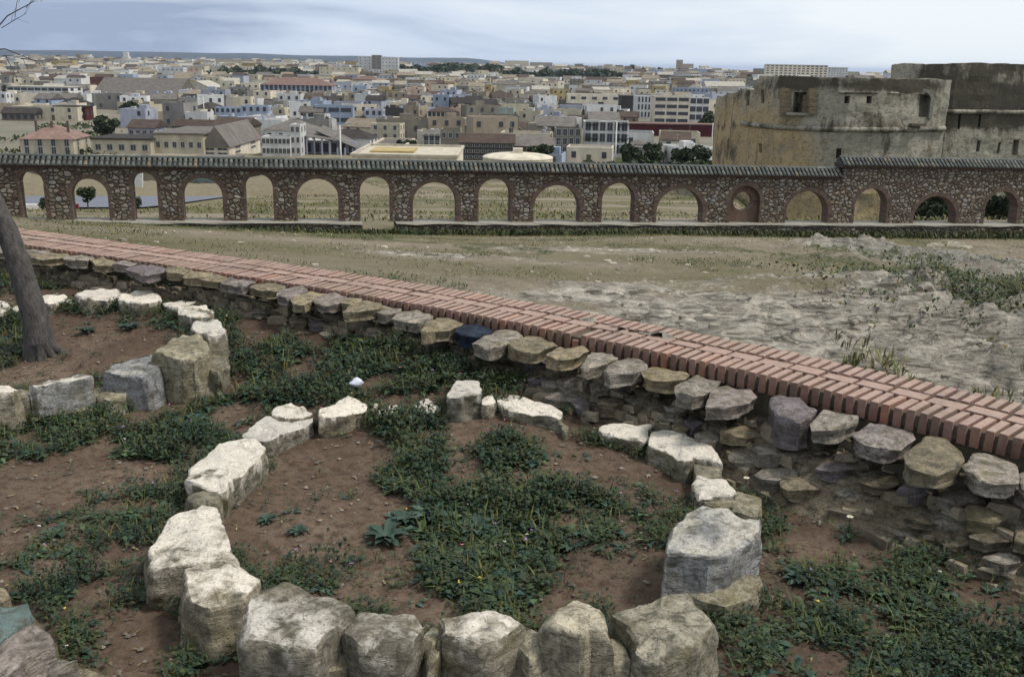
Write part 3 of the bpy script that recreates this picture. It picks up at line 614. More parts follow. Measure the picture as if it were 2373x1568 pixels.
# stones of the retaining wall that the photographer stands on, bottom left corner
for i,(poly,zt,zb,mat,lab) in enumerate([
 ([(-120,1500),(-60,1420),(0,1388),(60,1382),(82,1400),(60,1440),(10,1470),(-60,1540)],.62,.35,'green_stone','blue-green flat stone at the bottom left corner'),
 ([(-120,1580),(-20,1500),(80,1438),(105,1450),(124,1490),(60,1520),(0,1568),(-60,1640)],.60,.34,'cap_pink','pale flat pinkish slab below the blue-green stone, bottom left corner'),
 ([(-20,1640),(30,1570),(60,1540),(140,1506),(180,1518),(192,1528),(120,1555),(60,1600)],.50,.28,'cap_grey','grey-white slab along the bottom edge at the left corner'),
 ([(60,1640),(100,1568),(165,1540),(200,1543),(250,1556),(250,1600),(150,1660)],.40,.2,'cap_tan','yellowish flat stone at the bottom edge, rightmost of the corner slabs'),
 ([(-60,1372),(-20,1352),(12,1352),(20,1372),(0,1386),(-60,1400)],.5,.3,'cap_tan','small yellowish stone above the blue-green stone at the left edge')]):
    o=rock_px('flat_stone',poly,zt,zb,320+i,mat=mat,paint=0,grow=.01,amp=.012,res=.04); props(o,lab,'stone','slabs at the bottom left corner')
cw=thing('retaining_wall',(-2.1,2.3,0),'dark earthy foot of a rubble wall under the slabs at the bottom left corner','wall')
pts=[P(-200,1420,.4),P(30,1400,.4),P(90,1450,.4),P(150,1530,.33),P(240,1590,.25),P(200,1760,.25),P(-200,1760,.4)]
me=rock_mesh('rubble_core',np.array(pts),-.05,771,grow=.12,amp=.04,res=.08,paint=0); link('rubble_core',local(cw,me),cw,M['mortar_dark'])
# rubble wall with cap stones
rw=thing('rubble_wall',tuple(P(1190,800,0)),'low rubble wall of dark stones with flat cap stones in front of the brick wall','wall')
CAPS=[
([(53,579),(117,579),(113,586),(63,588)],'cap_grey'),([(63,594),(110,586),(163,588),(150,596),(100,601)],'cap_tan'),([(147,597),(173,590),(220,594),(200,604),(160,605)],'cap_grey'),
([(210,604),(227,597),(277,607),(260,614),(220,612)],'cap_tan'),([(257,611),(283,603),(327,607),(300,616)],'cap_pink'),([(287,619),(333,610),(380,622),(380,629),(337,640)],'cap_purple'),
([(385,622),(407,615),(440,625),(425,632),(390,632)],'cap_tan'),([(420,634),(440,627),(493,635),(467,646),(427,642)],'cap_tan'),([(467,645),(500,636),(543,646),(505,653)],'cap_tan'),
([(507,656),(533,645),(597,651),(560,664)],'cap_pink'),([(567,662),(600,654),(663,662),(653,671),(617,675)],'cap_tan'),([(635,684),(672,666),(701,668),(714,673),(693,682),(667,690)],'cap_pink'),
([(677,691),(712,675),(757,679),(727,693),(701,707),(677,704)],'cap_tan'),([(725,695),(759,681),(812,689),(788,701),(751,708)],'cap_pink'),([(791,702),(807,691),(839,694),(815,707)],'cap_tan'),
([(796,724),(815,707),(847,696),(894,705),(870,718),(820,724)],'cap_tan'),([(870,720),(889,708),(931,714),(921,723),(894,728)],'cap_grey'),([(913,736),(923,722),(947,718),(1000,728),(1003,739),(979,749),(939,742)],'cap_grey'),
([(976,773),(987,750),(1016,734),(1045,735),(1072,747),(1043,763),(1008,765)],'cap_tan'),([(1056,765),(1082,746),(1106,749),(1146,766),(1114,781),(1082,779)],'cap_blue'),
([(1096,795),(1138,772),(1162,763),(1190,768),(1212,778),(1180,793),(1130,810)],'cap_grey'),([(1172,800),(1219,779),(1243,779),(1296,797),(1248,814),(1190,812)],'cap_tan'),
([(1262,821),(1309,800),(1349,803),(1362,812),(1330,829),(1296,834)],'cap_tan'),([(1346,845),(1375,813),(1413,815),(1434,827),(1407,840),(1354,853)],'cap_grey'),
([(1399,861),(1434,829),(1476,832),(1505,848),(1487,861),(1415,868)],'cap_grey'),([(1489,863),(1508,849),(1540,853),(1595,869),(1582,879),(1542,881),(1492,878)],'cap_tan'),
([(1569,895),(1590,884),(1614,871),(1667,885),(1654,900),(1601,922),(1569,916)],'cap_grey'),([(1630,932),(1656,902),(1685,891),(1738,901),(1754,917),(1733,930),(1675,944),(1635,941)],'cap_pink'),
([(1786,924),(1800,913),(1853,925),(1887,946),(1879,967),(1858,975),(1826,970),(1800,960)],'cap_purple'),([(1882,986),(1908,950),(1961,957),(1993,970),(1951,991),(1927,996),(1884,991)],'cap_grey'),
([(1975,1004),(2028,977),(2112,999),(2120,1015),(2088,1036),(2035,1038),(1988,1022)],'cap_pink'),([(2097,1059),(2146,1017),(2188,1019),(2231,1049),(2227,1080),(2173,1095),(2112,1087)],'cap_tan'),
([(2238,1076),(2261,1049),(2307,1051),(2364,1080),(2360,1120),(2269,1110)],'cap_grey'),([(2366,1098),(2385,1090),(2430,1105),(2425,1140),(2370,1130)],'cap_grey'),
([(-60,574),(0,568),(50,574),(40,583),(-50,586)],'cap_grey')]
for i,(poly,mat) in enumerate(CAPS):
    zt=.41+random.uniform(-.01,.02)
    while zt<.60 and max(float(wall_d(*P(q[0],q[1],zt)[:2])) for q in poly)>-.015: zt+=.005
    cx=np.mean([q[0] for q in poly]); th=.075 if cx<900 else .095
    if i==28: th=.2
    o=rock_px('cap_stone',poly,zt,zt-th,400+i,parent=rw,mat=mat,paint=0,grow=-.016,jit=.004,amp=.013,res=.032 if cx>1000 else .045,chis=.6)
    if mat=='cap_blue': o['label']='blue-black cap stone'
    if mat=='cap_purple': o['label']='purple-grey cap stone'
PRF=[1.,.93,.86,.76,.62,.46,.28,.10,-.12]
def gsoil(x_,y_,d_): return .27*float(sstep(-2.1,-.3,d_))*float(sstep(1.7,-.9,x_))
def bankw(x_): return .26+.38*float(sstep(-.6,2.2,x_))
def bankz(x_,y_):
    d_=float(wall_d(x_,y_)); w_=bankw(x_); u_=-d_/w_; g_=gsoil(x_,y_,-w_); 
    if u_>1: return gsoil(x_,y_,d_)
    return g_+(.36-.06*float(sstep(-1,1,x_))-g_)*float(np.interp(max(u_,0),np.linspace(0,1,9),PRF))
SM=[ # visible face stones (centre px, half sizes px, top z)
(700,765,32,12,.16),(668,760,20,10,.2),(760,772,18,8,.14),(790,760,22,9,.2),(735,748,20,8,.26),(690,742,24,9,.26),(870,770,26,10,.12),
(1250,877,30,8,.22),(1330,878,38,10,.26),(1398,892,30,10,.22),(1278,886,26,8,.14),(1305,917,42,14,.12),(1175,850,30,10,.22),(1140,862,28,10,.12),(1200,884,25,9,.08),
(1450,900,36,10,.2),(1415,930,30,12,.12),(1350,938,16,12,.06),(1490,925,34,12,.16),(1510,898,40,10,.27),(1570,945,28,12,.2),(1545,965,20,10,.1),(1610,975,24,10,.18),(1580,985,22,10,.06),
(1675,970,34,12,.24),(1720,1000,40,12,.18),(1640,1010,30,14,.16),(1735,1058,58,16,.12),(1800,985,30,14,.26),(1780,1040,44,16,.2),(1870,1040,50,18,.22),(1910,1018,40,14,.3),
(1865,1120,60,17,.14),(1975,1140,44,18,.12),(1800,1095,44,18,.12),(1930,1080,44,18,.22),(2000,1070,40,14,.28),(2040,1110,46,20,.2),(2140,1190,46,22,.12),(2090,1150,40,18,.18),
(2130,1130,44,16,.26),(2220,1150,54,20,.22),(2200,1200,44,20,.12),(2290,1190,50,20,.18),(2340,1160,40,18,.26),(2235,1250,56,18,.04),(2310,1240,60,20,.08),(2380,1230,30,30,.22),(2110,1230,40,14,.02),(2330,1290,40,14,.0),
(620,700,26,8,.24),(560,685,26,8,.26),(500,672,26,8,.26),(440,662,26,7,.24),(380,655,26,7,.2),(320,640,24,7,.24),(260,628,24,6,.26),(200,620,24,6,.24),(130,612,26,6,.24),(850,740,30,9,.28),(930,755,28,9,.26),(1010,790,26,10,.22),(900,752,24,8,.16),(1080,810,30,10,.2),
(80,608,26,6,.2),(600,720,22,7,.12),(520,705,24,7,.1),(1240,840,34,10,.28),(1320,850,34,10,.3),(640,740,20,7,.1)]
for i,(px,py,hw,hh_,zt) in enumerate(SM):
    hp=raymarch(px,py,bankz); zt=hp[2]+(.015 if i%3 else -.01); hw*=1.15; hh_*=.95
    rr=random.Random(i*5+1); n=rr.choice((5,6,7)); ph=rr.random()*6; poly=[(px+hw*math.cos(ph+2*math.pi*k/n)*rr.uniform(.8,1.1),py+hh_*math.sin(ph+2*math.pi*k/n)*rr.uniform(.7,1.15)) for k in range(n)]
    zt=zt+.015; rock_px('face_stone',poly,zt,zt-rr.uniform(.05,.10),500+i,parent=rw,chis=.6,mat=rr.choice(('cap_tan','cap_grey','cap_tan','cap_purple','mortar_dark','cap_grey')),paint=0,grow=-.012,jit=.005,amp=.014,res=.045)
for s_ in list(np.arange(.3,float(np.interp(P(-70,575,.59)[0],xs,S)),.42))+list(np.arange(float(np.interp(P(2440,1030,.59)[0],xs,S)),S[-1]-.3,.36)):
    c,t_,n_=wpt(s_,-.17); k=random.Random(int(s_*100)); q=[]
    for j in range(7): a=j*2*math.pi/7; r_=k.uniform(.85,1.1); v_=c+t_*math.cos(a)*.17*r_+n_*math.sin(a)*.14*r_; q.append(proj((v_[0],v_[1],.42)))
    rock_px('cap_stone',q,.42,.32,600+int(s_*10),parent=rw,mat=k.choice(('cap_tan','cap_grey','cap_pink')),paint=0,grow=-.016,jit=.004,amp=.013,res=.06,chis=.6)
# earth and mortar core behind the face stones: slopes from under the caps to the soil
V=[];nb=9; ss=np.linspace(0,S[-1],420)
for s in ss:
    xx=float(np.interp(s,S,xs)); wdt=bankw(xx)+.06*math.sin(s*2.1)
    for k in range(nb):
        u=k/(nb-1); c,_,_=wpt(s,.03 if k==0 else -wdt*u-.01); cc_,_,_=wpt(s,-wdt); g_=gsoil(cc_[0],cc_[1],-wdt); top_=.36-.06*float(sstep(-1,1,xx)); V.append((c[0],c[1],g_+(top_-g_)*PRF[k]))
V=np.array(V); nnz=fbm(V*np.array([6,6,8]),5,88,.6); V[:,2]+=nnz*.065; V[:,0]+=fbm(V*5,4,89)*.06; V[:,1]+=fbm(V*5,4,90)*.06
me=npmesh('rubble_core',V,gridfaces(nb,len(ss))[:,::-1],True); link('rubble_core',local(rw,me),rw,M['mortar_dark'])
R4=np.random.default_rng(41); m_=MB()
for _ in range(1500):
    s_=R4.uniform(0,S[-1]); xx=float(np.interp(s_,S,xs)); w_=bankw(xx); u_=R4.uniform(.1,1.05); c,t_,n_=wpt(s_,-w_*u_-.01); z_=bankz(c[0],c[1])+.022+R4.normal(0,.015)
    L_=R4.exponential(.025)+.018; L_=min(L_,.1); hh3=L_*R4.uniform(.25,.6); ex=t_*math.cos(.3)+n_*R4.normal(0,.3); ey=n_+t_*R4.normal(0,.3); v=[]
    for zz,sc in((-hh3,1.),(hh3,.8)):
        for a_,b_ in((-1,-.6),(1,-.7),(1.1,.6),(-.9,.7)): q=c+(ex*a_*L_+ey*b_*L_*.6)*sc*R4.uniform(.8,1.15); v.append((q[0],q[1],z_+zz+R4.normal(0,.006)))
    k_=R4.uniform(.5,1.3); m_.hexa(v,(k_,k_*.96,k_*.9))
M['rubble']=simple('rubble_bits',(.27,.235,.18),(.12,.105,.085),14,.7,.015,usecol=True); o=link('small_rubble',local(rw,m_.mesh('small_rubble')),rw,M['rubble']); o['kind']='stuff'
# ------------------------------------------------------------------ stone arcade with tiled coping
ORD='first second third fourth fifth sixth seventh eighth ninth tenth eleventh twelfth thirteenth fourteenth fifteenth sixteenth seventeenth eighteenth nineteenth twentieth'.split()
arc=thing('stone_arcade',(A0[0],A0[1],zarc(A0[0])),'long rubble stone arcade with brick arches and a green tiled coping across the field','arcade',rz=math.atan2(AD[1],AD[0]))
def SA(px,py):
    d=ray(px,py); a=np.array([[d[0],-AD[0]],[d[1],-AD[1]]]); t,s=np.linalg.solve(a,A0); z=H+d[2]*t
    return s, z-float(zarc(A0[0]+AD[0]*s))
ZS=-.0185*AD[0]
OPEN=[(50,107,397),(167,253,414),(310,368,400),(425,518,412),(570,635,404),(688,786,414),(834,906,409),(956,1059,422),(1108,1184,414),(1236,1344,429),(1394,1471,424),(1521,1630,436),(1691,1761,430),(1821,1921,443),(1980,2056,436),(2119,2219,454),(2283,2359,443)]
ops=[]
for a,b,t in OPEN:
    sa=SA(a,480)[0]; sb=SA(b,480)[0]; h=SA((a+b)/2,t)[1]; ops.append((sa,sb,h))
pw=ops[-1][1]-ops[-2][1]; ops.append((ops[-1][1]+.75,ops[-1][1]+2.3,ops[-2][2])); ops.append((ops[-1][1]+.8,ops[-1][1]+1.95,ops[-3][2]))
pl=ops[1][0]-ops[0][0]; ops.insert(0,(ops[0][0]-2.3,ops[0][0]-.75,ops[1][2])); 
SSTEP=SA(1957,400)[0]; S0=ops[0][0]-1.2; S1=ops[-1][1]+1.5; TH=.42
def topz(s): return 1.53 if s<SSTEP else 1.53+.37
def archh(s,sa,sb,h):
    c=(sa+sb)/2; r=(sb-sa)/2; q=max(0,1-((s-c)/r)**2); return h-r*.96+r*.96*math.sqrt(q)
def build_masonry(name,s0,s1,oo,tz):
    colm=[(s0,0)]
    for sa,sb,h in oo:
        colm.append((sa,0))
        for k in range(21):
            th=math.pi*(1-k/20); s=(sa+sb)/2+(sb-sa)/2*math.cos(th); colm.append((s,archh(s,sa,sb,h)))
        colm.append((sb,0))
    colm.append((s1,0)); V=[];Fc=[]
    for s,hb in colm:
        for y in(0,TH):
            for z in(hb-.0,tz): V.append((s,y,z+ZS*s))
    for i in range(len(colm)-1):
        a=i*4;b=a+4
        if abs(colm[i+1][0]-colm[i][0])>1e-6: Fc+= [[a,b,b+1,a+1],[b+2,a+2,a+3,b+3],[a+1,b+1,b+3,a+3]]
        Fc.append([b,a,a+2,b+2])
    Fc+=[[0,1,3,2],[len(V)-4,len(V)-2,len(V)-1,len(V)-3]]
    return link(name,npmesh(name,V,Fc),arc,M['masonry'])
build_masonry('masonry_wall',S0,SSTEP,[o for o in ops if o[1]<SSTEP],1.53)
build_masonry('masonry_wall',SSTEP+.003,S1,[o for o in ops if o[0]>SSTEP],1.90)
def bt(lo=.7,hi=1.15): k=random.uniform(lo,hi); return (k,k*random.uniform(1.1,1.4),k*random.uniform(1.1,1.45))
for (sa,sb,h) in ops:
    m_=MB(); c=(sa+sb)/2; r=(sb-sa)/2; zs=h-r*.96; n=int(math.pi*(r+.1)/.085); RT=.13
    for i in range(n):
        t0=math.pi*(i+.06)/n; t1=math.pi*(i+.94)/n; v=[]; rt=RT*random.uniform(.9,1.06)
        for y in(-.006,TH+.006):
            for (rr_,t) in((r-.012,t0),(r-.012,t1),(r+rt,t1),(r+rt,t0)): v.append((c-rr_*math.cos(t),y,zs+rr_*.965*math.sin(t)+ZS*c))
        m_.hexa(v,bt(.30,.6))
    for side,sx in((-1,sa),(1,sb)):
        k=0;z=.005
        while z<zs-.03:
            L_=random.choice((.05,.12,.06,.13)) ; hz=min(.066,zs-z-.005); a,b=(sx-L_,sx+.012) if side<0 else (sx-.012,sx+L_)
            m_.box(a,b,-.006-random.uniform(0,.008),TH+.006,z+ZS*c,z+hz+ZS*c,bt(.30,.6)); z+=.08
    me=m_.mesh('brick_arch'); a=me.attributes.new('worn','FLOAT','POINT'); a.data.foreach_set('value',np.full(len(me.vertices),.12,np.float32)); link('brick_arch',me,arc,M['brick'])
# red brick infill frame inside the fourteenth opening
sa,sb,h=ops[13]; m_=MB(); c=(sa+sb)/2; r=(sb-sa)/2; ri=r*.64; zs=h-r*.96; zc=zs-.06; 
NN=36
for i in range(NN):
    t0=2*math.pi*i/NN;t1=2*math.pi*(i+1)/NN; v=[]
    def outer(t):
        x_=math.cos(t); z_=math.sin(t)
        if z_>=0: return c+r*x_, zs+r*.96*z_
        k=min(1/max(abs(x_),1e-6),((zc)/r)/max(-z_,1e-6)); return c+r*x_*k, max(0,zc+r*z_*k)
    for y in(.17,TH-.02):
        for kk,t in((0,t0),(0,t1),(1,t1),(1,t0)):
            if kk: a_,b_=outer(t)
            else: a_,b_=c+ri*math.cos(t),zc+ri*(1.0 if math.sin(t)>0 else .78)*math.sin(t)
            v.append((a_,y,b_+ZS*c))
    m_.hexa(v,bt(.55,.8))
me=m_.mesh('brick_infill'); a=me.attributes.new('worn','FLOAT','POINT'); a.data.foreach_set('value',np.zeros(len(me.vertices),np.float32)); link('brick_infill',me,arc,M['brick'])
# coping
def tcol():
    r=random.random()
    if r<.06: return (2.4,1.8,1.3)
    if r<.16: return (1.9,1.85,1.7)
    k=random.uniform(.5,1.5); return (k,k*random.uniform(.95,1.08),k*random.uniform(.9,1.05))
for s0,s1,tz in((S0,SSTEP+.0,1.53),(SSTEP-.12,S1,1.90)):
    m_=MB(); n=int((s1-s0)/.142); ov=.13; rz_=tz+.25; ez=tz+.03; yc=TH/2
    m_.add([(s0,-ov+.02,ez-.02+ZS*s0),(s1,-ov+.02,ez-.02+ZS*s1),(s1,yc,rz_-.03+ZS*s1),(s0,yc,rz_-.03+ZS*s0),(s0,TH+ov-.02,ez-.02+ZS*s0),(s1,TH+ov-.02,ez-.02+ZS*s1)],[[0,1,2,3],[3,2,5,4],[0,3,4],[1,5,2],[0,4,5,1]],(.5,.5,.5))
    for i in range(n):
        s=s0+.07+i*.142
        for sg in(-1,1):
            for (u0,u1,ex) in((0,.54,0.),(.5,1.,.008)):
                cc=tcol(); v=[]; K=6; rr_=.052*random.uniform(.94,1.05)
                for u in(u0,u1):
                    y=yc+sg*(yc+ov)*u; z=rz_-(rz_-ez)*u+ex*-1*0
                    rad=rr_*(.86+.22*(u-u0)/.5)
                    for k in range(K+1):
                        t=math.pi*k/K; v.append((s+rad*math.cos(t)+random.gauss(0,.001),y,z+rad*.95*math.sin(t)+ (.012 if u0==0 else 0)+ZS*s))
                f_=[[k,k+1,K+1+k+1,K+1+k] for k in range(K)]+[list(range(K+1,2*K+2))]
                m_.add(v,f_,cc)
    p0=(s0-.03,yc,rz_+.015+ZS*s0);p1=(s1,yc,rz_+.015+ZS*s1); 
    L_=int((s1-s0)/.3)
    for i in range(L_):
        a=s0+(s1-s0)*i/L_; b=s0+(s1-s0)*(i+1)/L_+.02; m_.cyl((a,yc,rz_+.012+ZS*a),(b,yc,rz_+.012+ZS*b),.058,.052,8,tcol() if random.random()<.3 else (.9,.95,.95))
    m_.link('tile_coping',M['tile'],arc,False)
    m2=MB(); v=lambda a,b,c_:(a,b,c_+ZS*a)
    for y0,y1,za,zb,cc in((-.06,TH+.06,tz-.055,tz+.005,(.34,.40,.42)),(-.10,TH+.10,tz+.005,tz+.03,(.3,.36,.36))):
        m2.hexa([v(s0,y0,za),v(s1,y0,za),v(s1,y1,za),v(s0,y1,za),v(s0,y0,zb),v(s1,y0,zb),v(s1,y1,zb),v(s0,y1,zb)],cc)
    me=m2.mesh('brick_cornice'); a=me.attributes.new('worn','FLOAT','POINT'); a.data.foreach_set('value',np.zeros(len(me.vertices),np.float32)); link('brick_cornice',me,arc,M['brick'])
sg0=ops[7][0]+.05; sg1=ops[7][1]+.12
for a,b in((S0,sg0),(sg1,S1)):
    m_=MB(); v=lambda x_,y_,z_:(x_,y_,z_+ZS*x_)
    m_.hexa([v(a,-.42,-.75),v(b,-.42,-.75),v(b,TH+.12,-.9),v(a,TH+.12,-.9),v(a,-.40,-.042),v(b,-.40,-.042),v(b,TH+.12,-.042),v(a,TH+.12,-.042)])
    m_.link('plinth',M['masonry'],arc)
    nseg=int((b-a)/.6); V=[];Fc=[]
    for i in range(nseg+1):
        s=a+(b-a)*i/nseg
        for y,z in((-.44+random.uniform(-.03,.03),-.042),(-.44+random.uniform(-.03,.03),-.002),(TH+.14,-.002)): V.append((s,y,z+ZS*s))
    for i in range(nseg):
        for k in(0,1): Fc.append([i*3+k,(i+1)*3+k,(i+1)*3+k+1,i*3+k+1])
    Vn=V; link('ledge_top',npmesh('ledge_top',Vn,np.array(Fc)[:,::-1]),arc,M['ledge'])
# ------------------------------------------------------------------ fortress
def castle_path(pts):
    u=np.array([p[0] for p in pts],float); Y=np.array([p[1] for p in pts],float)
    return lambda q: float(np.interp(q,u,Y))
def xyof(px,Y,py=300):
    p=PY(px,py,Y); return p[0],p[1]
ca=thing('fortress',(26.,86.,-11.),'weathered ochre and grey fortress bastion with a rounded corner and dark higher wall behind','fortress')
def cwall(name,pts,topf,z0,holes,du=8,darkf=None,thick=1.3,smooth=False,through=()):
    Yf=castle_path(pts); u0,u1=pts[0][0],pts[-1][0]
    hs_=[]
    for (a,b,ya_,yb_,dep) in holes:
        Y=Yf((a+b)/2); hs_.append((a,b,PY((a+b)/2,yb_,Y)[2],PY((a+b)/2,ya_,Y)[2],dep))
    us=sorted(set(list(np.arange(u0,u1,du))+[u1]+[q for h in hs_ for q in h[:2]]+[t[0] for t in topf]))
    us=[q for q in us if u0<=q<=u1]
    tu=[t[0] for t in topf]; ty=[t[1] for t in topf]
    top=[PY(q,float(np.interp(q,tu,ty)),Yf(q))[2] for q in us]
    zmax=max(top); zs=sorted(set(list(np.arange(z0,zmax,.55))+[zmax]+[q for h in hs_ for q in h[2:4]]))
    V=[];Fc=[];nz=len(zs)
    xy=[xyof(q,Yf(q)) for q in us]; nrm=[]
    for i in range(len(us)):
        a=np.array(xy[max(i-1,0)]);b=np.array(xy[min(i+1,len(us)-1)]); t=(b-a)/np.linalg.norm(b-a); nrm.append((-t[1],t[0]))  # inward (away from camera)
    for i,q in enumerate(us):
        for z in zs:
            zz=min(z,top[i]); V.append((xy[i][0],xy[i][1],zz))
    V=np.array(V); dis=fbm(V*np.array([.5,.5,.7]),4,61)*.22+fbm(V*1.8,3,62)*.06
    onh=np.zeros(len(V),bool)
    N_=np.repeat(np.array(nrm),nz,0); V[:,:2]+=N_*dis[:,None]; 
    tt=np.repeat(np.array(top),nz); V[:,2]+=np.where(np.abs(V[:,2]-tt)<.01,fbm(np.stack([V[:,0]*.9,V[:,1]*.9,0*V[:,0]],1),4,63)*.15,0)
    def inh(uc,zc):
        return any(h[0]<uc<h[1] and h[2]<zc<h[3] for h in hs_)
    for i in range(len(us)-1):
        for k in range(nz-1):
            if zs[k]>=max(top[i],top[i+1])-1e-6: continue
            if inh((us[i]+us[i+1])/2,(zs[k]+zs[k+1])/2): continue
            a=i*nz+k;b=a+nz; Fc.append([a,b,b+1,a+1])
    # top strip inward
    base=len(V); ext=[]
    for i in range(len(us)):
        k=nz-1; p_=V[i*nz+k]; ext.append((p_[0]+nrm[i][0]*thick,p_[1]+nrm[i][1]*thick,p_[2])); ext.append((p_[0]+nrm[i][0]*thick,p_[1]+nrm[i][1]*thick,p_[2]-2.2))
    V=np.vstack([V,ext])
    for i in range(len(us)-1):
        a=i*nz+nz-1;b=a+nz; c_=base+i*2; Fc.append([a,b,c_+2,c_]); Fc.append([c_,c_+2,c_+3,c_+1])
    # reveals
    rv=[]
    for j,h in enumerate(hs_):
        i0=us.index(h[0]); i1=us.index(h[1]); k0=zs.index(h[2]); k1=zs.index(h[3]); dep=h[4]
        loop=[(i,k0) for i in range(i0,i1)]+[(i1,k) for k in range(k0,k1)]+[(i,k1) for i in range(i1,i0,-1)]+[(i0,k) for k in range(k1,k0,-1)]
        b0=len(V)+len(rv)
        for (i,k) in loop:
            p_=V[i*nz+k]; rv.append((p_[0]+nrm[i][0]*dep,p_[1]+nrm[i][1]*dep,p_[2]))
        n=len(loop)
        for q in range(n):
            a=loop[q][0]*nz+loop[q][1]; b=loop[(q+1)%n][0]*nz+loop[(q+1)%n][1]; Fc.append([a,b,b0+(q+1)%n,b0+q])
        if j not in through: Fc.append([b0+q for q in range(n)])
    if rv: V=np.vstack([V,rv])
    dk=np.zeros(len(V))
    if darkf is not None: dk=darkf(V)
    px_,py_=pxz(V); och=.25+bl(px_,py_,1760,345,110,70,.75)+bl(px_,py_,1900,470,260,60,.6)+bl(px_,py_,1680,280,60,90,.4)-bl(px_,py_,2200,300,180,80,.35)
    V=V-np.array(ca.location)
    me=bpy.data.meshes.new(name); me.from_pydata([tuple(q) for q in V],[],Fc); a=me.attributes.new('dark','FLOAT','POINT'); a.data.foreach_set('value',dk.astype(np.float32)); a=me.attributes.new('ochre','FLOAT','POINT'); a.data.foreach_set('value',och.astype(np.float32)); me.update()
    return link(name,me,ca,M['castle'])
PB=[(1655,104),(1690,97),(1738,91.5),(1798,86.3),(1870,84.9),(1960,84.0),(2075,84.6),(2190,86.5)]
def pxz(V):
    c=(V-np.array([0,0,H]))@R3; return CX+F*c[:,0]/-c[:,2],CY-F*c[:,1]/-c[:,2]
def bl(px,py,cx,cy,rx,ry,a): return a*np.exp(-((px-cx)/rx)**2-((py-cy)/ry)**2)
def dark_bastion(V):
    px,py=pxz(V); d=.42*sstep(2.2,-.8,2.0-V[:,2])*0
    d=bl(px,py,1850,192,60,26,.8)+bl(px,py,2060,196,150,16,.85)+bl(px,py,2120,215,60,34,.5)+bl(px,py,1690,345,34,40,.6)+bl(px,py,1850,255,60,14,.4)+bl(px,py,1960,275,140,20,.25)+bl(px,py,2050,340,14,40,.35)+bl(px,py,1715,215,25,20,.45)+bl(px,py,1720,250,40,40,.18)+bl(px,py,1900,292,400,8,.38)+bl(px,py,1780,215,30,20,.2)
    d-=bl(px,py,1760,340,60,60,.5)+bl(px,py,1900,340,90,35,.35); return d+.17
topA=[(1655,222),(1668,223),(1682,218),(1700,212),(1712,207),(1740,207),(1741.5,184),(1770,180),(1796,177),(1900,178),(2000,181),(2100,183),(2190,184)]
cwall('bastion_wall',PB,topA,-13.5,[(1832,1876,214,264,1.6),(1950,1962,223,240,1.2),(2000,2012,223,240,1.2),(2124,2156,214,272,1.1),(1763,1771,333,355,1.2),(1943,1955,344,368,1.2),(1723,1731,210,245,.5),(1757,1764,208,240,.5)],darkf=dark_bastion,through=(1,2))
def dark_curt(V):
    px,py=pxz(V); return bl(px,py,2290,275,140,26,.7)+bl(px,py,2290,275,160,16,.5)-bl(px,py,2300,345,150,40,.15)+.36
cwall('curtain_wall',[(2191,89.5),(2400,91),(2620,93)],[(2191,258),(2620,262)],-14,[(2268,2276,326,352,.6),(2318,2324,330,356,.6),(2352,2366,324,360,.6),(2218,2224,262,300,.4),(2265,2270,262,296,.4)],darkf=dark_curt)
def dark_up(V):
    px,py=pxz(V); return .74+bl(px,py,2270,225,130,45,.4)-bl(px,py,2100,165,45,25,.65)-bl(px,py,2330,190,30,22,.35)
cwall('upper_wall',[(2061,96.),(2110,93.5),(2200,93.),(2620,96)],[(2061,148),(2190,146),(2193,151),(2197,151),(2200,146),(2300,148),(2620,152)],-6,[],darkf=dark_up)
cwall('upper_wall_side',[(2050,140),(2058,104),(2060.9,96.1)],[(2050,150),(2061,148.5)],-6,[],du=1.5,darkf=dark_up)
# string course: half round moulding that follows the bastion
def course(name,yy,pth,r,u0,u1,out=.05):
    Yf=castle_path(pth); pts=[];
    for q in np.arange(u0,u1,10):
        Y=Yf(q)-out; pts.append(PY(q,float(np.interp(q,[a for a,_ in yy],[b for _,b in yy])),Y))
    V,Fc=tube(pts,[r]*len(pts),8,.25,5); me=npmesh(name,V-np.array(ca.location),Fc,True,attrs={'dark':np.full(len(V),.55)}); link(name,me,ca,M['castle'])
course('string_course',[(1719,285),(1760,291),(1820,296),(1950,301),(2100,301),(2191,298)],PB,.22,1719,2192)
course('ledge_course',[(2191,259),(2620,264)],[(2191,89.5),(2400,91),(2620,93)],.2,2191,2620)
course('parapet_course',[(1945,214),(2190,218)],PB,.13,1945,2190,.0)
# brick pilasters and pale inner stone of the big embrasure, arched surround of the right niche
Yf=castle_path(PB)
def cbox(name,px0,px1,y0,y1,dy0,dy1,mat,dk=.1):
    Y=Yf((px0+px1)/2); a=PY(px0,y1,Y+dy0);b=PY(px1,y1,Y+dy0); zt=PY((px0+px1)/2,y0,Y+dy0)[2]; t=(b-a)[:2]; n=np.array([-t[1],t[0]])/np.linalg.norm(t)
    m_=MB(); o_=a-np.array(ca.location); m_.obox(o_,(t[0],t[1],0),(n[0]*(dy1-dy0),n[1]*(dy1-dy0),0),(0,0,zt-a[2])); me=m_.mesh(name); at=me.attributes.new('dark','FLOAT','POINT'); at.data.foreach_set('value',np.full(len(me.vertices),dk,np.float32)); return link(name,me,ca,mat)
M['ochre_block']=simple('ochre_stone_block',(.23,.185,.12),(.13,.105,.07),1.3,1.,.2,scale=(1,1,3))
for a,b in((1811,1833),(1874.5,1893)):
    for k in range(7): cbox('pilaster_block',a+random.uniform(-1,1),b+random.uniform(-1,1),205+k*8.6,213+k*8.6,-.16-random.uniform(0,.08),.5,M['ochre_block'])
cbox('inner_pier',1861,1873,219,264,.25,1.5,M['ochre_block'],0)
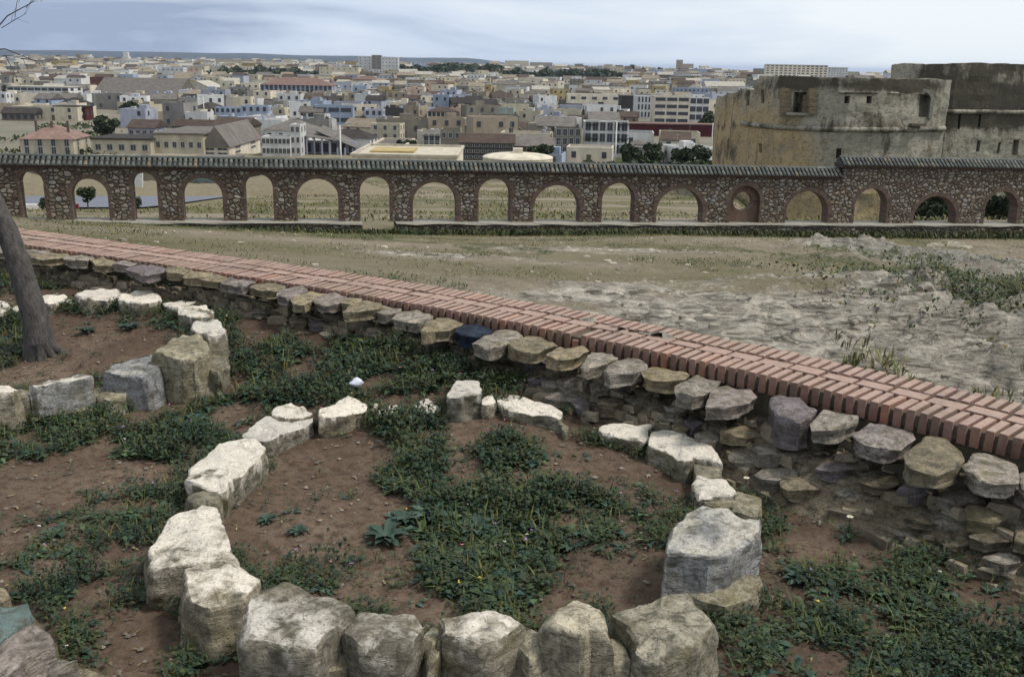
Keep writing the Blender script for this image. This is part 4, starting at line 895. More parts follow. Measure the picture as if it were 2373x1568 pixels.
cbox('embrasure_sill',1826,1882,262,267,-.35,.8,M['ledge'],0); cbox('spout',2113,2146,287,292,-1.0,.3,M['mortar_dark'],0)
M_=MB(); Y=Yf(2140)-.12; c_=PY(2140,232,Y)-np.array(ca.location)
for i in range(12):
    t0=math.pi*i/12;t1=math.pi*(i+.93)/12;v=[]
    for yy in(0,.35):
        for r_,t in((.62,t0),(.62,t1),(.9,t1),(.9,t0)): v.append((c_[0]-r_*math.cos(t),c_[1]+yy,c_[2]+r_*math.sin(t)))
    M_.hexa(v)
for sx in(-.9,.62): M_.box(c_[0]+sx,c_[0]+sx+.28,c_[1],c_[1]+.35,c_[2]-1.5,c_[2])
M_.link('niche_surround',M['ledge'],ca)
m_=MB(); tv=[np.append(xyof(u_,castle_path(PB)(u_)+1.4),-1.4)-np.array(ca.location) for u_ in range(1665,2190,25)]; tv.append(np.array([48,130,-1.4])-np.array(ca.location))
m_.add(tv,[list(range(len(tv)))]); m_.link('terrace_floor',M['ledge'],ca)
# ------------------------------------------------------------------ road and bank beyond the arcade on the left
def on(px,py): return raymarch(px,py)
M_=[];xs_=np.linspace(-75,-21,60); n0=on(60,484); f0=on(60,457); n1_=on(360,484); f1=on(360,457)
def ln(a,b,x): return a[1]+(b[1]-a[1])*(x-a[0])/(b[0]-a[0])
V=[]
for x_ in xs_:
    for u in np.linspace(0,1,6): y_=ln(n0,n1_,x_)*(1-u)+ln(f0,f1,x_)*u; V.append((x_,y_,float(T(x_,y_))+.09))
o=link('road',npmesh('road',V,gridfaces(6,60)[:,::-1]),None,M['asphalt']); o['kind']='structure'
kb=thing('kerb',(-30,ln(n0,n1_,-30),float(T(-30,60))),'red and white painted kerb along the near side of the road beyond the arcade','kerb')
V=[]
for i,x_ in enumerate(np.arange(-75,-24,1.6)):
    m_=MB(); a=(x_,ln(n0,n1_,x_)-.35); b=(x_+1.55,ln(n0,n1_,x_+1.55)-.35); z_=float(T(*a)); z2=float(T(*b)); lo=np.array(kb.location)
    m_.hexa([np.array(q)-lo for q in((a[0],a[1],z_-.1),(b[0],b[1],z2-.1),(b[0],b[1]+.3,z2-.1),(a[0],a[1]+.3,z_-.1),(a[0],a[1],z_+.24),(b[0],b[1],z2+.24),(b[0],b[1]+.3,z2+.24),(a[0],a[1]+.3,z_+.24))])
    m_.link('kerb_block',M['redpaint'] if i%2 else M['whitepaint'],kb)
xs_=np.linspace(-80,-9,160); V=[]
for x_ in xs_:
    for u in np.linspace(0,1,14):
        y_=ln(f0,f1,x_)+1.5+13*u; hgt=(1.0+.9*vn(np.array([[x_*.12,3.,0]]),4)[0]+.6*sstep(-10,-25,x_))*math.sin(math.pi*min(u*1.3,1))**.7; q=np.array([[x_*.7,y_*.9,0]])
        V.append((x_,y_,float(T(x_,y_))-.15+hgt*(1+.3*fbm(q,3,5)[0])))
o=link('embankment',npmesh('embankment',V,gridfaces(14,160)[:,::-1],True,attrs={'rock':np.full(len(V),.15),'green':np.full(len(V),.25),'grass':np.full(len(V),.55),'grey':np.zeros(len(V))}),None,M['field']); o['kind']='structure'
# ------------------------------------------------------------------ town
WN=bpy.data.meshes.new('window_unit'); b_=MB(); 
def ringmesh(name,f=.1,d=.1):
    m_=MB(); m_.box(-.5,.5,-d,0,0,f*.7);m_.box(-.5,.5,-d,0,1-f*.7,1);m_.box(-.5,-.5+f,-d,0,f*.7,1-f*.7);m_.box(.5-f,.5,-d,0,f*.7,1-f*.7);m_.box(-.02,.02,-d*.8,0,f*.7,1-f*.7); return m_.mesh(name)
FR=ringmesh('window_frame'); FR.materials.append(M['frame'])
m_=MB(); m_.box(-.46,.46,-.04,0,.04,.96); PN=m_.mesh('pane'); PN.materials.append(M['glass'])
m_=MB(); m_.box(-.5,.5,-.08,0,0,1); WD=m_.mesh('window'); WD.materials.append(M['glass'])
m_=MB(); m_.box(-.5,.5,-.10,0,0,1); DR=m_.mesh('door'); DR.materials.append(M['h_brown'])
def wbox(W,D,h,t=.25,par=.5):
    m_=MB(); m_.box(0,W,0,t,0,h); m_.box(0,W,D-t,D,0,h); m_.box(0,t,t,D-t,0,h); m_.box(W-t,W,t,D-t,0,h); return m_
def roofmesh(kind,W,D,h,rh,ov=.4):
    m_=MB()
    if kind=='flat': m_.box(.25,W-.25,.25,D-.25,h-.75,h-.5)
    elif kind=='slab': m_.box(-ov,W+ov,-ov,D+ov,h+.003,h+.35)
    elif kind=='gable':
        v=[(-ov,-ov,h),(W+ov,-ov,h),(W+ov,D/2,h+rh),(-ov,D/2,h+rh),(-ov,D+ov,h),(W+ov,D+ov,h),(-ov,-ov,h-.15),(W+ov,-ov,h-.15),(W+ov,D+ov,h-.15),(-ov,D+ov,h-.15)]
        m_.add(v,[[0,1,2,3],[3,2,5,4],[0,3,4],[1,5,2],[0,6,7,1],[4,5,8,9],[6,9,8,7]])
    elif kind=='gablef':   # ridge runs away from the viewer
        v=[(-ov,-ov,h),(-ov,D+ov,h),(W/2,D+ov,h+rh),(W/2,-ov,h+rh),(W+ov,-ov,h),(W+ov,D+ov,h)]
        m_.add(v,[[0,3,2,1],[3,4,5,2],[0,4,3],[1,2,5],[0,1,5,4]])
    elif kind=='barrel':
        K=8; v=[];
        for y in(-.2,D+.2):
            for k in range(K+1): t=math.pi*k/K; v.append((W/2-(W/2+.2)*math.cos(t),y,h+rh*math.sin(t)))
        m_.add(v,[[k,k+1,K+2+k,K+1+k] for k in range(K)]+[list(range(K+1))[::-1],list(range(K+1,2*K+2))])
    else:
        r=min(W,D)/2; a=(W/2,D/2) 
        x0_,x1_=(r,W-r) if W>D else (W/2-.01,W/2+.01); y0_,y1_=(D/2,D/2) if W>D else (r,D-r)
        v=[(-ov,-ov,h),(W+ov,-ov,h),(W+ov,D+ov,h),(-ov,D+ov,h),(x0_,y0_,h+rh),(x1_,y0_,h+rh),(x1_,y1_+.001,h+rh),(x0_,y1_+.001,h+rh)]
        m_.add(v,[[0,1,5,4],[1,2,6,5],[2,3,7,6],[3,0,4,7],[4,5,6,7],[0,3,2,1]])
    return m_
TREG=[]; LM=[(478,832,152,183,1350),(1168,1440,154,190,1350),(781,791,197,228,800)]
def build_house(cx,cy,z,W,D,h,wall,roof='flat',rc='rgrey',rows=2,cols=4,rz=0,label=None,cat='house',name='house',group=None,ww=None,detail=1,rh=None,wh=None,door=True,side=2,base=1.5,chim=0,irr=0,clut=0):
    t=thing(name,(cx,cy,z),label,cat,group,rz)
    rhh=rh if rh is not None else (.22*min(W,D)+.4 if roof in('hip','gable','gablef','barrel') else 0)
    hw=h-rhh if roof not in('flat','slab') else h; hw=max(hw,1.8)
    m_=wbox(W,D,hw); m_.v=[(a-W/2,b,c if c>0 else -base) for a,b,c in m_.v]; wl=m_.link('wall',M['h_'+wall],t)
    r_=roofmesh(roof,W,D,hw,rhh); r_.v=[(a-W/2,b,c) for a,b,c in r_.v]; rf=r_.link('roof',M[rc],t)
    if chim:
        for k in range(chim): q=MB(); x_=-W*.3+k*W*.6/max(1,chim-1) if chim>1 else W*.2; q.box(x_-.25,x_+.25,D*.35,D*.35+.5,hw,hw+rhh+.9); q.link('chimney',M['h_brown'],rf)
    if clut and roof=='flat':
        if random.random()<.45: q=MB(); x_=random.uniform(-.3,.1)*W; q.box(x_,x_+W*.28,D*.5,D*.5+2.5,hw-.6,hw+random.uniform(.9,1.5)); q.link('stair_hut',M['h_'+wall],t)
        for _ in range(random.choice((0,1,2))): q=MB(); x_=random.uniform(-.4,.4)*W; y_=random.uniform(.2,.8)*D; q.cyl((x_,y_,hw-.6),(x_,y_,hw+.7),.55,.55,8); q.link('water_tank',M[random.choice(('h_white','metal','h_dark','h_blue'))],t)
        if random.random()<.5: q=MB(); x_=random.uniform(-.4,.4)*W; q.cyl((x_,D*.5,hw-.6),(x_,D*.5,hw+3),.06,.05,4); q.box(x_-.7,x_+.7,D*.5-.03,D*.5+.03,hw+2.6,hw+2.68); q.link('aerial',M['metal'],t)
    if rows and cols and detail:
        def wins(n,width,place):
            pit=width/n; w_=min(ww or 1.1,pit*.62) if not ww else min(ww,pit*.86); rp=hw/rows; hh=wh or min(1.5,rp*.55)
            for r in range(rows):
                for c in range(n):
                    if irr and random.random()<.25: continue
                    x_=-width/2+pit*(c+.5); z_=rp*r+rp*.5-hh*.42
                    if r==0 and door and c==n//2 and place==0 and not ww: me_=DR; z_=0; hh2=min(2.1,rp*.8)
                    else: me_=FR if detail==2 else WD; hh2=hh
                    o_=bpy.data.objects.new('door' if me_ is DR else 'window',me_); COL.objects.link(o_); o_.parent=t; o_.scale=(w_,1,hh2)
                    if place==0: o_.location=(x_,-.002,z_)
                    elif place==1: o_.location=(-W/2-.002,D/2+x_,z_); o_.rotation_euler=(0,0,-math.pi/2)
                    else: o_.location=(W/2+.002,D/2+x_,z_); o_.rotation_euler=(0,0,math.pi/2)
                    if me_ is FR: p_=bpy.data.objects.new('pane',PN); COL.objects.link(p_); p_.parent=o_
        wins(cols,W,0)
        if side: 
            if cx>0: wins(side,D,1)
            else: wins(side,D,2)
    return t
def townz(x,y): return float(T(x,y))
def bld(x0,x1,yt,yb,wall,roof,rc,rows,cols,label,cat='house',name='house',rz=0,D=None,**k):
    c=(x0+x1)/2; p=raymarch(c,yb,townz); Y=p[1]
    a=PY(x0,yb,Y);b=PY(x1,yb,Y); W=(b[0]-a[0])/math.cos(rz); top=PY(c,yt,Y)[2]; h=top-p[2]
    D=D or min(max(W*.55,7),22); TREG.append((p[0],Y+D/2,W/2+1,D/2+1)); LM.append((x0,x1,yt,yb,Y))
    dt=k.pop('detail',2 if Y<330 else 1)
    return build_house(p[0],Y,p[2],W,D,h,wall,roof,rc,rows,cols,math.radians(rz) if abs(rz)>.5 else rz,label,cat,name,detail=dt,**k)
B=bld
B(54,168,292,360,'cream','hip','rpink',2,4,'cream house with a pinkish hipped roof and chimneys above the left end of the arcade',rz=6,D=13,chim=3,ww=1.2,wh=1.9)
B(298,360,279,322,'lilac','gable','rbrown',1,4,'small pale blue cottage with a dark gabled roof below the two round trees',D=10,ww=1.3)
B(216,351,324,362,'cream','slab','rdark',1,5,'long low station building with a cream canopy and dark flat roof','building','station_building',D=14,ww=1.5)
B(359,473,312,362,'cream','slab','rgrey',1,6,'wide low cream building with a big grey flat roof beside the hangar','building','workshop',D=26,ww=1.1)
B(471,532,292,362,'offwhite','gablef','rgrey',2,2,'greenish-cream hangar with a broad gable and dark open front','building','hangar',D=30,rh=5,ww=5)
B(18,160,202,224,'white','slab','rpale',2,9,'long white school with two rows of windows on the left slope','building','school',ww=4)
B(216,411,199,226,'rustx' if 0 else 'grey','gable','rgrey',1,8,'long low grey warehouse with a pale ridged roof','warehouse','warehouse',D=40)
B(411,502,193,216,'white','gablef','rpale',1,3,'white gabled shed adjoining the long grey warehouse','warehouse','warehouse',D=30)
B(128,200,248,279,'maroon','slab','rdark',1,5,'dark red flat-roofed building on the left below the school')
B(5,83,250,280,'stone','gable','rdark',1,5,'grey-beige house with a long dark roof near the left edge',ww=1.4)
B(83,128,247,279,'cream','flat','rtan',2,4,'cream two-storey house next to the dark red building',rz=-5)
B(210,278,179,205,'rust','flat','rgrey',2,6,'red-brown block with small dark windows above the long warehouse')
B(123,170,141,160,'ochre','flat','rdark',2,6,'ochre block with trees behind it on the left skyline')
B(287,298,121,146,'white','flat','rpale',3,1,'slim white tower on the left skyline','tower','tower',D=9,door=False)
B(266,323,140,155,'white','flat','rpale',2,6,'stepped white building at the foot of the slim tower')
B(376,426,156,181,'white','flat','rpale',2,5,'white modern block left of the wood')
B(499,589,138,152,'cream','flat','rtan',3,12,'long row of cream apartments on the left skyline behind the wood','building','apartment_row')
B(604,680,144,156,'offwhite','flat','rpale',3,8,'pale apartments right of the cream row on the skyline','building','apartment_row')
B(499,560,249,279,'blue','flat','rpale',2,5,'light blue two-storey house left of the larger blue one')
B(560,622,245,280,'blue','flat','rpale',2,4,'light blue house with white trim beside the brown sheds')
B(-10,17,214,252,'white','flat','rpale',2,2,'white house cut by the left picture edge')
B(401,489,279,306,'brown','gable','rbrown',1,6,'long brown-roofed shed right of the small cottage','shed','shed')
B(489,566,276,330,'stone','gable','rbrown',1,5,'large brown-roofed shed with a stepped roofline','shed','shed',D=20)
B(604,770,181,224,'lilac','hip','rpink',3,16,'long white-blue arcaded school with a pinkish roof','building','school',D=24,rh=4.5,ww=1.8,wh=2.2)
B(831,862,131,171,'white','flat','rpale',6,3,'left wing of the tall white apartment tower on the skyline','building','apartment_block')
B(862,884,128,172,'grey','flat','rpale',7,2,'dark glazed middle of the tall white apartment tower','building','apartment_block')
B(884,923,133,174,'white','flat','rpale',5,5,'right wing of the tall white apartment tower','building','apartment_block')
B(740,831,156,182,'cream','flat','rtan',3,7,'cream block with balconies left of the tall white tower','building','apartment_block')
B(773,816,176,198,'tan','hip','rbrown',2,5,'tan house with a brown hipped roof under the cream block')
B(818,876,176,195,'pink','hip','rpink',1,6,'house with a pinkish-red roof below the tall white tower')
B(928,1018,155,171,'white','flat','rpale',3,12,'long white row of flats right of the tall tower','building','apartment_row')
B(1018,1107,157,177,'white','flat','rpale',3,11,'second long white row of flats with a pale stair tower','building','apartment_row')
B(747,802,244,290,'blue','flat','rpale',2,3,'square bright blue two-storey house in the middle of the town',rz=4,ww=1.8)
B(695,747,247,290,'cream','gable','rgrey',2,3,'cream house with a grey roof just left of the square blue house',ww=1.8)
B(803,845,258,286,'white','gable','rtan',1,4,'white single-storey house right of the square blue house')
B(845,888,254,288,'lilac','flat','rpink',2,3,'pale lilac house with a pinkish parapet')
B(991,1061,249,286,'offwhite','hip','rbrown',1,7,'white hall with tall arched windows and a brown hipped roof','building','hall',ww=1.3,wh=4.2)
B(860,926,287,326,'cream','flat','rtan',2,3,'yellow-cream house with a flat roof above the low grey roof',rz=-6)
B(981,1020,302,346,'white','gable','rgrey',2,3,'white house with deep blue shutters in the lower middle',ww=1.4,wh=2.4)
B(1021,1067,300,358,'stone','flat','rgrey',2,3,'rough grey-brown tenement with a cluttered flat roof')
B(608,674,317,362,'white','flat','rgrey',2,7,'white modern building with a band of small square windows',ww=2,door=False)
B(674,698,289,362,'white','flat','rtan',3,2,'white stair tower of the modern building','building','stair_tower',door=False)
B(1066,1190,312,372,'dark','gable','rbrown',3,8,'dark soot-stained tenement row with a brown roof',ww=1.3)
B(1190,1283,320,372,'brown','gable','rgrey',2,4,'brown flank of a long grey-roofed house behind the white dome')
B(1286,1345,298,360,'stone','flat','rdark',3,4,'dark grey rounded tenement left of the balconied white house',ww=1.3,wh=2)
wh_=B(1353,1452,282,360,'white','flat','rpale',3,6,'white three-storey house with iron balconies above the middle arches',ww=1.3,wh=2.4,rz=-3)
W_=(PY(1452,360,wh_.location.y)[0]-PY(1353,360,wh_.location.y)[0])
for zz in(4.3,7.9):
    for xx in(-.33,.38):
        m_=MB(); w2=W_*.15; m_.box(xx*W_-w2,xx*W_+w2,-1.0,-.01,zz,zz+.15); [m_.box(xx*W_-w2+i*w2/5,xx*W_-w2+i*w2/5+.06,-1.0,-.94,zz+.15,zz+.95) for i in range(11)]; m_.box(xx*W_-w2,xx*W_+w2,-1.0,-.93,zz+.95,zz+1.02); m_.link('balcony',M['balcony'],wh_)
B(1315,1438,219,256,'offwhite','flat','rpale',2,5,'long cream-white school block with two rows of grouped windows','building','school',ww=2.5,wh=1.35,D=16,side=0)
B(1438,1475,223,268,'dark','slab','rgrey',0,0,'blank dark grey stair block between the white school buildings','building','stair_block',D=14)
B(1475,1515,223,275,'white','flat','rpale',3,5,'narrow white school wing with tall slit windows','building','school',ww=.75,wh=2.3,D=16,side=0)
B(1515,1594,223,288,'offwhite','flat','rpale',4,3,'big white school block with four storeys of grouped windows','building','school',ww=2.9,wh=1.35,D=16,side=0,rz=-3)
B(1596,1641,226,282,'white','flat','rpale',3,3,'white school wing partly behind the dark tree by the fortress','building','school',ww=4,wh=2.2,side=0)
B(1413,1446,155,180,'cream','flat','rtan',2,4,'cream block with dark doorways on the right skyline')
B(1567,1581,139,168,'tan','flat','rpale',5,1,'slender pinkish tower on the right skyline','tower','tower',D=10,door=False)
B(1581,1606,148,168,'pink','flat','rpale',3,3,'pinkish block joined to the slender tower','building','apartment_block')
B(1747,1771,159,181,'tan','flat','rpale',6,3,'tan apartment tower just left of the fortress','building','apartment_block')
B(1796,1892,151,190,'offwhite','slab','rpale',7,14,'big pinkish apartment slab rising behind the fortress','building','apartment_block',rz=4)
B(1897,1962,157,190,'white','slab','rpale',6,10,'smaller whitish apartment slab rising behind the fortress','building','apartment_block')
B(1170,1225,141,157,'cream','flat','rtan',3,8,'cream flats above the dark wood on the skyline','building','apartment_row')
B(1228,1280,145,158,'tan','flat','rtan',3,8,'tan flats at the right end above the dark wood','building','apartment_row')
B(1564,1641,204,228,'blue','flat','rpale',2,8,'light blue building behind the white school','building','building')
B(1636,1727,189,208,'stone','gable','rpale',1,8,'long pale-roofed hall left of the fortress','warehouse','warehouse')
B(1452,1654,289,316,'maroon','slab','rpink',1,1,'long maroon wall-like building behind the trees','building','long_shed',D=6,side=0,door=False)
B(-20,142,389,428,'grey','flat','rgrey',1,5,'low grey walled building seen through the first arch',D=8,detail=0)
B(160,262,405,428,'brown','slab','rcream',1,4,'low brown shed with a cream eave seen through the second arch','shed','shed',D=6,detail=0)
B(300,395,388,430,'tan','slab','rtan',1,3,'tan building seen through the third arch',D=8,detail=0)
B(428,520,402,424,'teal','slab','rgrey',1,3,'pale greenish shed seen through the fourth arch','shed','shed',D=6,detail=0)
# white minaret
p=raymarch(786,230,townz); t=thing('minaret',tuple(p),'small white minaret with a domed top in the middle of the town','minaret'); zt=PY(786,197,p[1])[2]-p[2]; r_=5/F*p[1]
m_=MB(); m_.box(-r_,r_,-r_,r_,-1,zt*.55); m_.box(-r_*.75,r_*.75,-r_*.75,r_*.75,zt*.55,zt*.8); m_.link('shaft',M['h_white'],t)
m_=MB(); m_.box(-r_*1.15,r_*1.15,-r_*1.15,r_*1.15,zt*.53,zt*.57); m_.box(-r_*.95,r_*.95,-r_*.95,r_*.95,zt*.79,zt*.82); m_.link('gallery',M['h_grey'],t)
m_=MB(); m_.cyl((0,0,zt*.82),(0,0,zt*.93),r_*.6,r_*.5,10); m_.cyl((0,0,zt*.93),(0,0,zt),r_*.5,.05,10); m_.link('dome',M['h_white'],t,True); TREG.append((p[0],p[1],5,5))
# canopy building on columns (butterfly roof)
p=raymarch(760,358,townz); t=thing('canopy_building',tuple(p),'blue-grey open building with columns and a folded grey canopy roof','building'); Wd=(828-695)/F*p[1]; TREG.append((p[0],p[1]+8,Wd/2+2,12))
z1=PY(700,298,p[1])[2]-p[2]; z2=PY(828,342,p[1])[2]-p[2]
m_=MB(); m_.hexa([(-Wd/2,-2,z1*.72),(Wd*.1,-2,z1*.58),(Wd*.1,14,z1*.75),(-Wd/2,14,z1*.9),(-Wd/2,-2,z1*.75),(Wd*.1,-2,z1*.61),(Wd*.1,14,z1*.79),(-Wd/2,14,z1*.94)])
m_.hexa([(-Wd*.22,2,z1*.86),(Wd/2,-2,z2),(Wd/2,8,z2*1.1),(-Wd*.22,12,z1*1.0),(-Wd*.22,2,z1*.9),(Wd/2,-2,z2*1.06),(Wd/2,8,z2*1.16),(-Wd*.22,12,z1*1.04)]); m_.link('canopy',M['rgrey'],t)
for k in range(8): m_=MB(); x_=-Wd*.48+k*Wd*.13; m_.box(x_,x_+.35,-1.5,-1.1,-1,z1*(.72-.03*k) if k<5 else z2*.95); m_.link('column',M['h_lilac'],t)
m_=MB(); m_.box(-Wd*.48,Wd*.46,3,3.4,-1,z1*.5); m_.link('back_wall',M['h_lilac'],t)
for k in range(6): m_=MB(); x_=-Wd*.42+k*Wd*.15; m_.box(x_,x_+1.3,2.9,3.0,.3,z1*.4); m_.link('window',M['glass'],t)
# low roofs just beyond the field
def lowroof(x0,x1,yt,yf,name,label,wall,roof,Y,D,par=.5,well=False):
    c=(x0+x1)/2; a=PY(x0,yf,Y);b=PY(x1,yf,Y); z=a[2]; W=b[0]-a[0]; t=thing(name,((a[0]+b[0])/2,Y,z-6),label,'building'); TREG.append((t.location.x,Y+D/2,W/2+1,D/2+1))
    m_=MB(); m_.box(-W/2,W/2,0,D,-3,6); m_.link('wall',M[wall],t)
    m_=MB(); p_=.35
    m_.box(-W/2-.3,W/2+.3,-.3,.3,6.003,6.55); m_.box(-W/2-.3,W/2+.3,D-.3,D+.3,6.003,6.55); m_.box(-W/2-.3,-W/2+.3,.3,D-.3,6.003,6.55); m_.box(W/2-.3,W/2+.3,.3,D-.3,6.003,6.55); m_.link('parapet',M['rcream'],t)
    m_=MB(); m_.box(-W/2+.31,W/2-.31,.31,D-.31,6.01,6.12); m_.link('roof',M[roof],t)
    if well: m_=MB(); m_.box(-W*.38,W*.05,D*.3,D*.7,6.13,6.5); m_.link('skylight',M['h_ochre'],t)
    return t
lowroof(815,1058,345,362,'low_hall','large cream flat roof with a sunken skylight just beyond the arcade','h_offwhite','rcream',205,26,well=True)
lowroof(840,922,338,352,'low_hall','grey flat roof with a cream edge behind the large cream roof','h_grey','rgrey',245,40)
Y=200; a=PY(1115,372,Y);b=PY(1285,372,Y); c=(a+b)/2; Rr=(b[0]-a[0])/2; t=thing('domed_hall',(c[0],Y+Rr,c[2]-6),'round building with a shallow white dome and a small square turret beyond the arcade','building'); TREG.append((c[0],Y+Rr,Rr+1,Rr+1))
rise=PY(1195,361,Y)[2]-c[2]; V=[];K=40
for i in range(9):
    ph=i/8*math.pi/2
    for k in range(K): V.append((Rr*math.cos(ph)*math.cos(2*math.pi*k/K),Rr*math.cos(ph)*math.sin(2*math.pi*k/K),6+rise*math.sin(ph)))
me=npmesh('dome',V,[[i*K+k,i*K+(k+1)%K,(i+1)*K+(k+1)%K,(i+1)*K+k] for i in range(8) for k in range(K)],True); link('dome',me,t,M['rcream'])
m_=MB(); m_.cyl((0,0,-4),(0,0,5.99),Rr*.99,Rr*.99,40); m_.link('drum',M['h_cream'],t); m_=MB(); m_.box(-1,1,-1,1,6+rise*.8,6+rise+.9); m_.link('turret',M['h_offwhite'],t)
# generic houses in receding rows: nearest ones as things of their own, the rest as one far mass
def px_of(x,y,z): return proj((x,y,z))
gen=[]; Y=238; rg=random.Random(11)
walls=['cream']*7+['white']*7+['grey']*4+['offwhite']*6+['tan']*5+['lilac']*3+['blue']*2+['stone']*5+['pink']+['green','dark','grey','grey','white','white']
while Y<3300:
    x=-.62*Y
    while x<.60*Y:
        far=sstep(500,1600,Y)
        W=rg.uniform(7,14)*(1+.7*far); D=rg.uniform(7,11)*(1+.7*far); h=rg.uniform(3.4,8.5)*(1+.25*far)
        if Y>900 and rg.random()<.06: h*=1.6
        yy=Y+rg.uniform(-4,6)*(1+2*far); px,py=px_of(x+W/2,yy,townz(x+W/2,yy))
        ok=-40<px<2420 and not(px>1660 and Y<600 and px<2400) and rg.random()>.06
        if 1400<px<1660 and 285<py<345: ok=False
        if px<300 and Y<400: ok=False
        if 180<px<300 and 290<py<330: ok=False
        for(tx,ty,tw,td) in TREG:
            if abs(tx-(x+W/2))<tw+W/2 and abs(ty-yy-D/2)<td+D/2: ok=False; break
        # do not hide hand-built landmarks: houses right in front are kept low
        if ok:
            hw_=W/2/yy*F
            for(a_,b_,t_,q_,yl) in LM:
                if yl>yy and a_-hw_<px<b_+hw_:
                    lim=q_-.28*(q_-t_); h=min(h,max(0,(py-lim)*yy/F*1.0))
            if h>2.6: gen.append((x+W/2,yy,W,D,h))
        x+=W+rg.uniform(.5,5)*(1+.5*far)
    Y+=13+.042*Y
gen.sort(key=lambda q:q[1])
print('generic houses',len(gen),'landmarks',len(TREG))
NI=235; wordcol=dict(cream='cream',white='white',grey='grey',offwhite='off-white',tan='tan',lilac='pale lilac',blue='pale blue',stone='stone-grey',ochre='ochre',pink='pinkish',green='pale green',teal='dull teal',brown='brown',rust='rust-red',dark='dark grey')
rw_={'flat':'flat-roofed','gable':'gabled','hip':'hip-roofed'}
centers=[(a+b)/2 for a,b,_ in OPEN]; cnt={}
for i,(x,y,W,D,h) in enumerate(gen[:NI]):
    wl=rg.choice(walls); rf=rg.choice(['flat']*9+['gable']*2+['hip']*2); rc=rg.choice(['rgrey','rtan','rpale','rgrey','rdark']) if rf=='flat' else rg.choice(['rbrown','rgrey','rgrey','rtan','rdark'])
    px,py=px_of(x,y,townz(x,y)); k=min(range(len(centers)),key=lambda q:abs(centers[q]-px)); cnt[k]=cnt.get(k,0)+1; n=cnt[k]
    lab=f"{wordcol[wl]} {rw_[rf]} house above the {ORD[k]} arch, {ORD[n-1] if n<=20 else 'rearmost'} up from the arcade"
    rows=max(1,int(h/3.1)); cols=max(2,int(W/3.2))
    o=build_house(x,y,townz(x,y),W,D,h,wl,rf,rc,rows if y<620 else min(rows,2),cols if y<430 else min(cols,3),rg.uniform(-.35,.35),lab,group='houses of the town below',detail=1,irr=1,clut=int(y<700),side=2 if y<430 else 0,base=3)
m_=MB(); mats=['h_'+k for k in('cream','white','grey','offwhite','tan','lilac','blue','stone','ochre','pink','brown','dark')]+['rbrown','rgrey','rtan','rpale','glass']
for (x,y,W,D,h) in gen[NI:]:
    wl=rg.choice([0,0,0,1,1,1,1,2,3,3,3,4,5,6,7,8,9]); z=townz(x,y); a=rg.uniform(-.4,.4); ca_,sa_=math.cos(a),math.sin(a)
    R_=lambda u,v,w_:(x+u*ca_-v*sa_,y+u*sa_+v*ca_,z+w_)
    m_.hexa([R_(-W/2,0,-3),R_(W/2,0,-3),R_(W/2,D,-3),R_(-W/2,D,-3),R_(-W/2,0,h),R_(W/2,0,h),R_(W/2,D,h),R_(-W/2,D,h)],m=wl)
    rcx=rg.choice([12,13,14,15,15,14]); 
    if rg.random()<.22:
        r_=h+.22*D; m_.add([R_(-W/2-.4,-.4,h+.01),R_(W/2+.4,-.4,h+.01),R_(W/2+.4,D/2,r_),R_(-W/2-.4,D/2,r_),R_(-W/2-.4,D+.4,h+.01),R_(W/2+.4,D+.4,h+.01)],[[0,1,2,3],[3,2,5,4],[0,3,4],[1,5,2]],m=rcx)
    else: m_.hexa([R_(-W/2+.3,.3,h+.01),R_(W/2-.3,.3,h+.01),R_(W/2-.3,D-.3,h+.01),R_(-W/2+.3,D-.3,h+.01)]+[R_(-W/2+.3,.3,h+.3),R_(W/2-.3,.3,h+.3),R_(W/2-.3,D-.3,h+.3),R_(-W/2+.3,D-.3,h+.3)],m=rcx)
    nw=max(2,int(W/3.5)); nr=max(1,int(h/3.2))
    for c in range(nw):
        for r in range(nr):
            if rg.random()<.8:
                u=-W/2+W*(c+.5)/nw; v0=h*(r+.35)/nr; m_.hexa([R_(u-.6,-.1,v0),R_(u+.6,-.1,v0),R_(u+.6,-.02,v0),R_(u-.6,-.02,v0),R_(u-.6,-.1,v0+1.3),R_(u+.6,-.1,v0+1.3),R_(u+.6,-.02,v0+1.3),R_(u-.6,-.02,v0+1.3)],m=16)
o=m_.link('far_houses',[M[q] for q in mats]); props(o,'dense mass of distant pale houses below the skyline','houses',None,'stuff')
# lamp posts and masts
def post(px,y0,y1,label,arm=0):
    Y=raymarch(px,y1,townz)[1] if y1<362 else 190; a=PY(px,y1,Y); zt=PY(px,y0,Y)[2]; t=thing('lamp_post',(a[0],Y,a[2]-3),label,'lamp post',None)
    m_=MB(); m_.cyl((0,0,0),(0,0,zt-a[2]+3),.20,.12,8); m_.link('pole',M['h_white'],t,True)
    m_=MB(); m_.cyl((0,0,zt-a[2]+2.9),(arm*2.2,0,zt-a[2]+3.3),.09,.07,6); m_.box(arm*2.0-.4,arm*2.0+.4,-.25,.25,zt-a[2]+3.2,zt-a[2]+3.4); m_.link('lamp_head',M['metal'],t)
post(790,290,372,'tall pale lamp post in front of the canopy building',1); post(1425,282,380,'tall white lamp post in front of the balconied white house',-1); post(1648,285,350,'thin lamp post beside the fortress trees',1)
post(1360+0,262,300,'thin mast left of the school',1); post(475,225,290,'thin mast behind the hangar',-1)
m_=MB(); pw_=PY(322,452,75); m_.box(-.28,.28,-.1,.1,0,2.2); o=m_.link('white_post',M['whitepaint']); o.location=(pw_[0],75,pw_[2]); o.rotation_euler=(0,.08,0); props(o,'white slab-like post seen through the third arch','post')
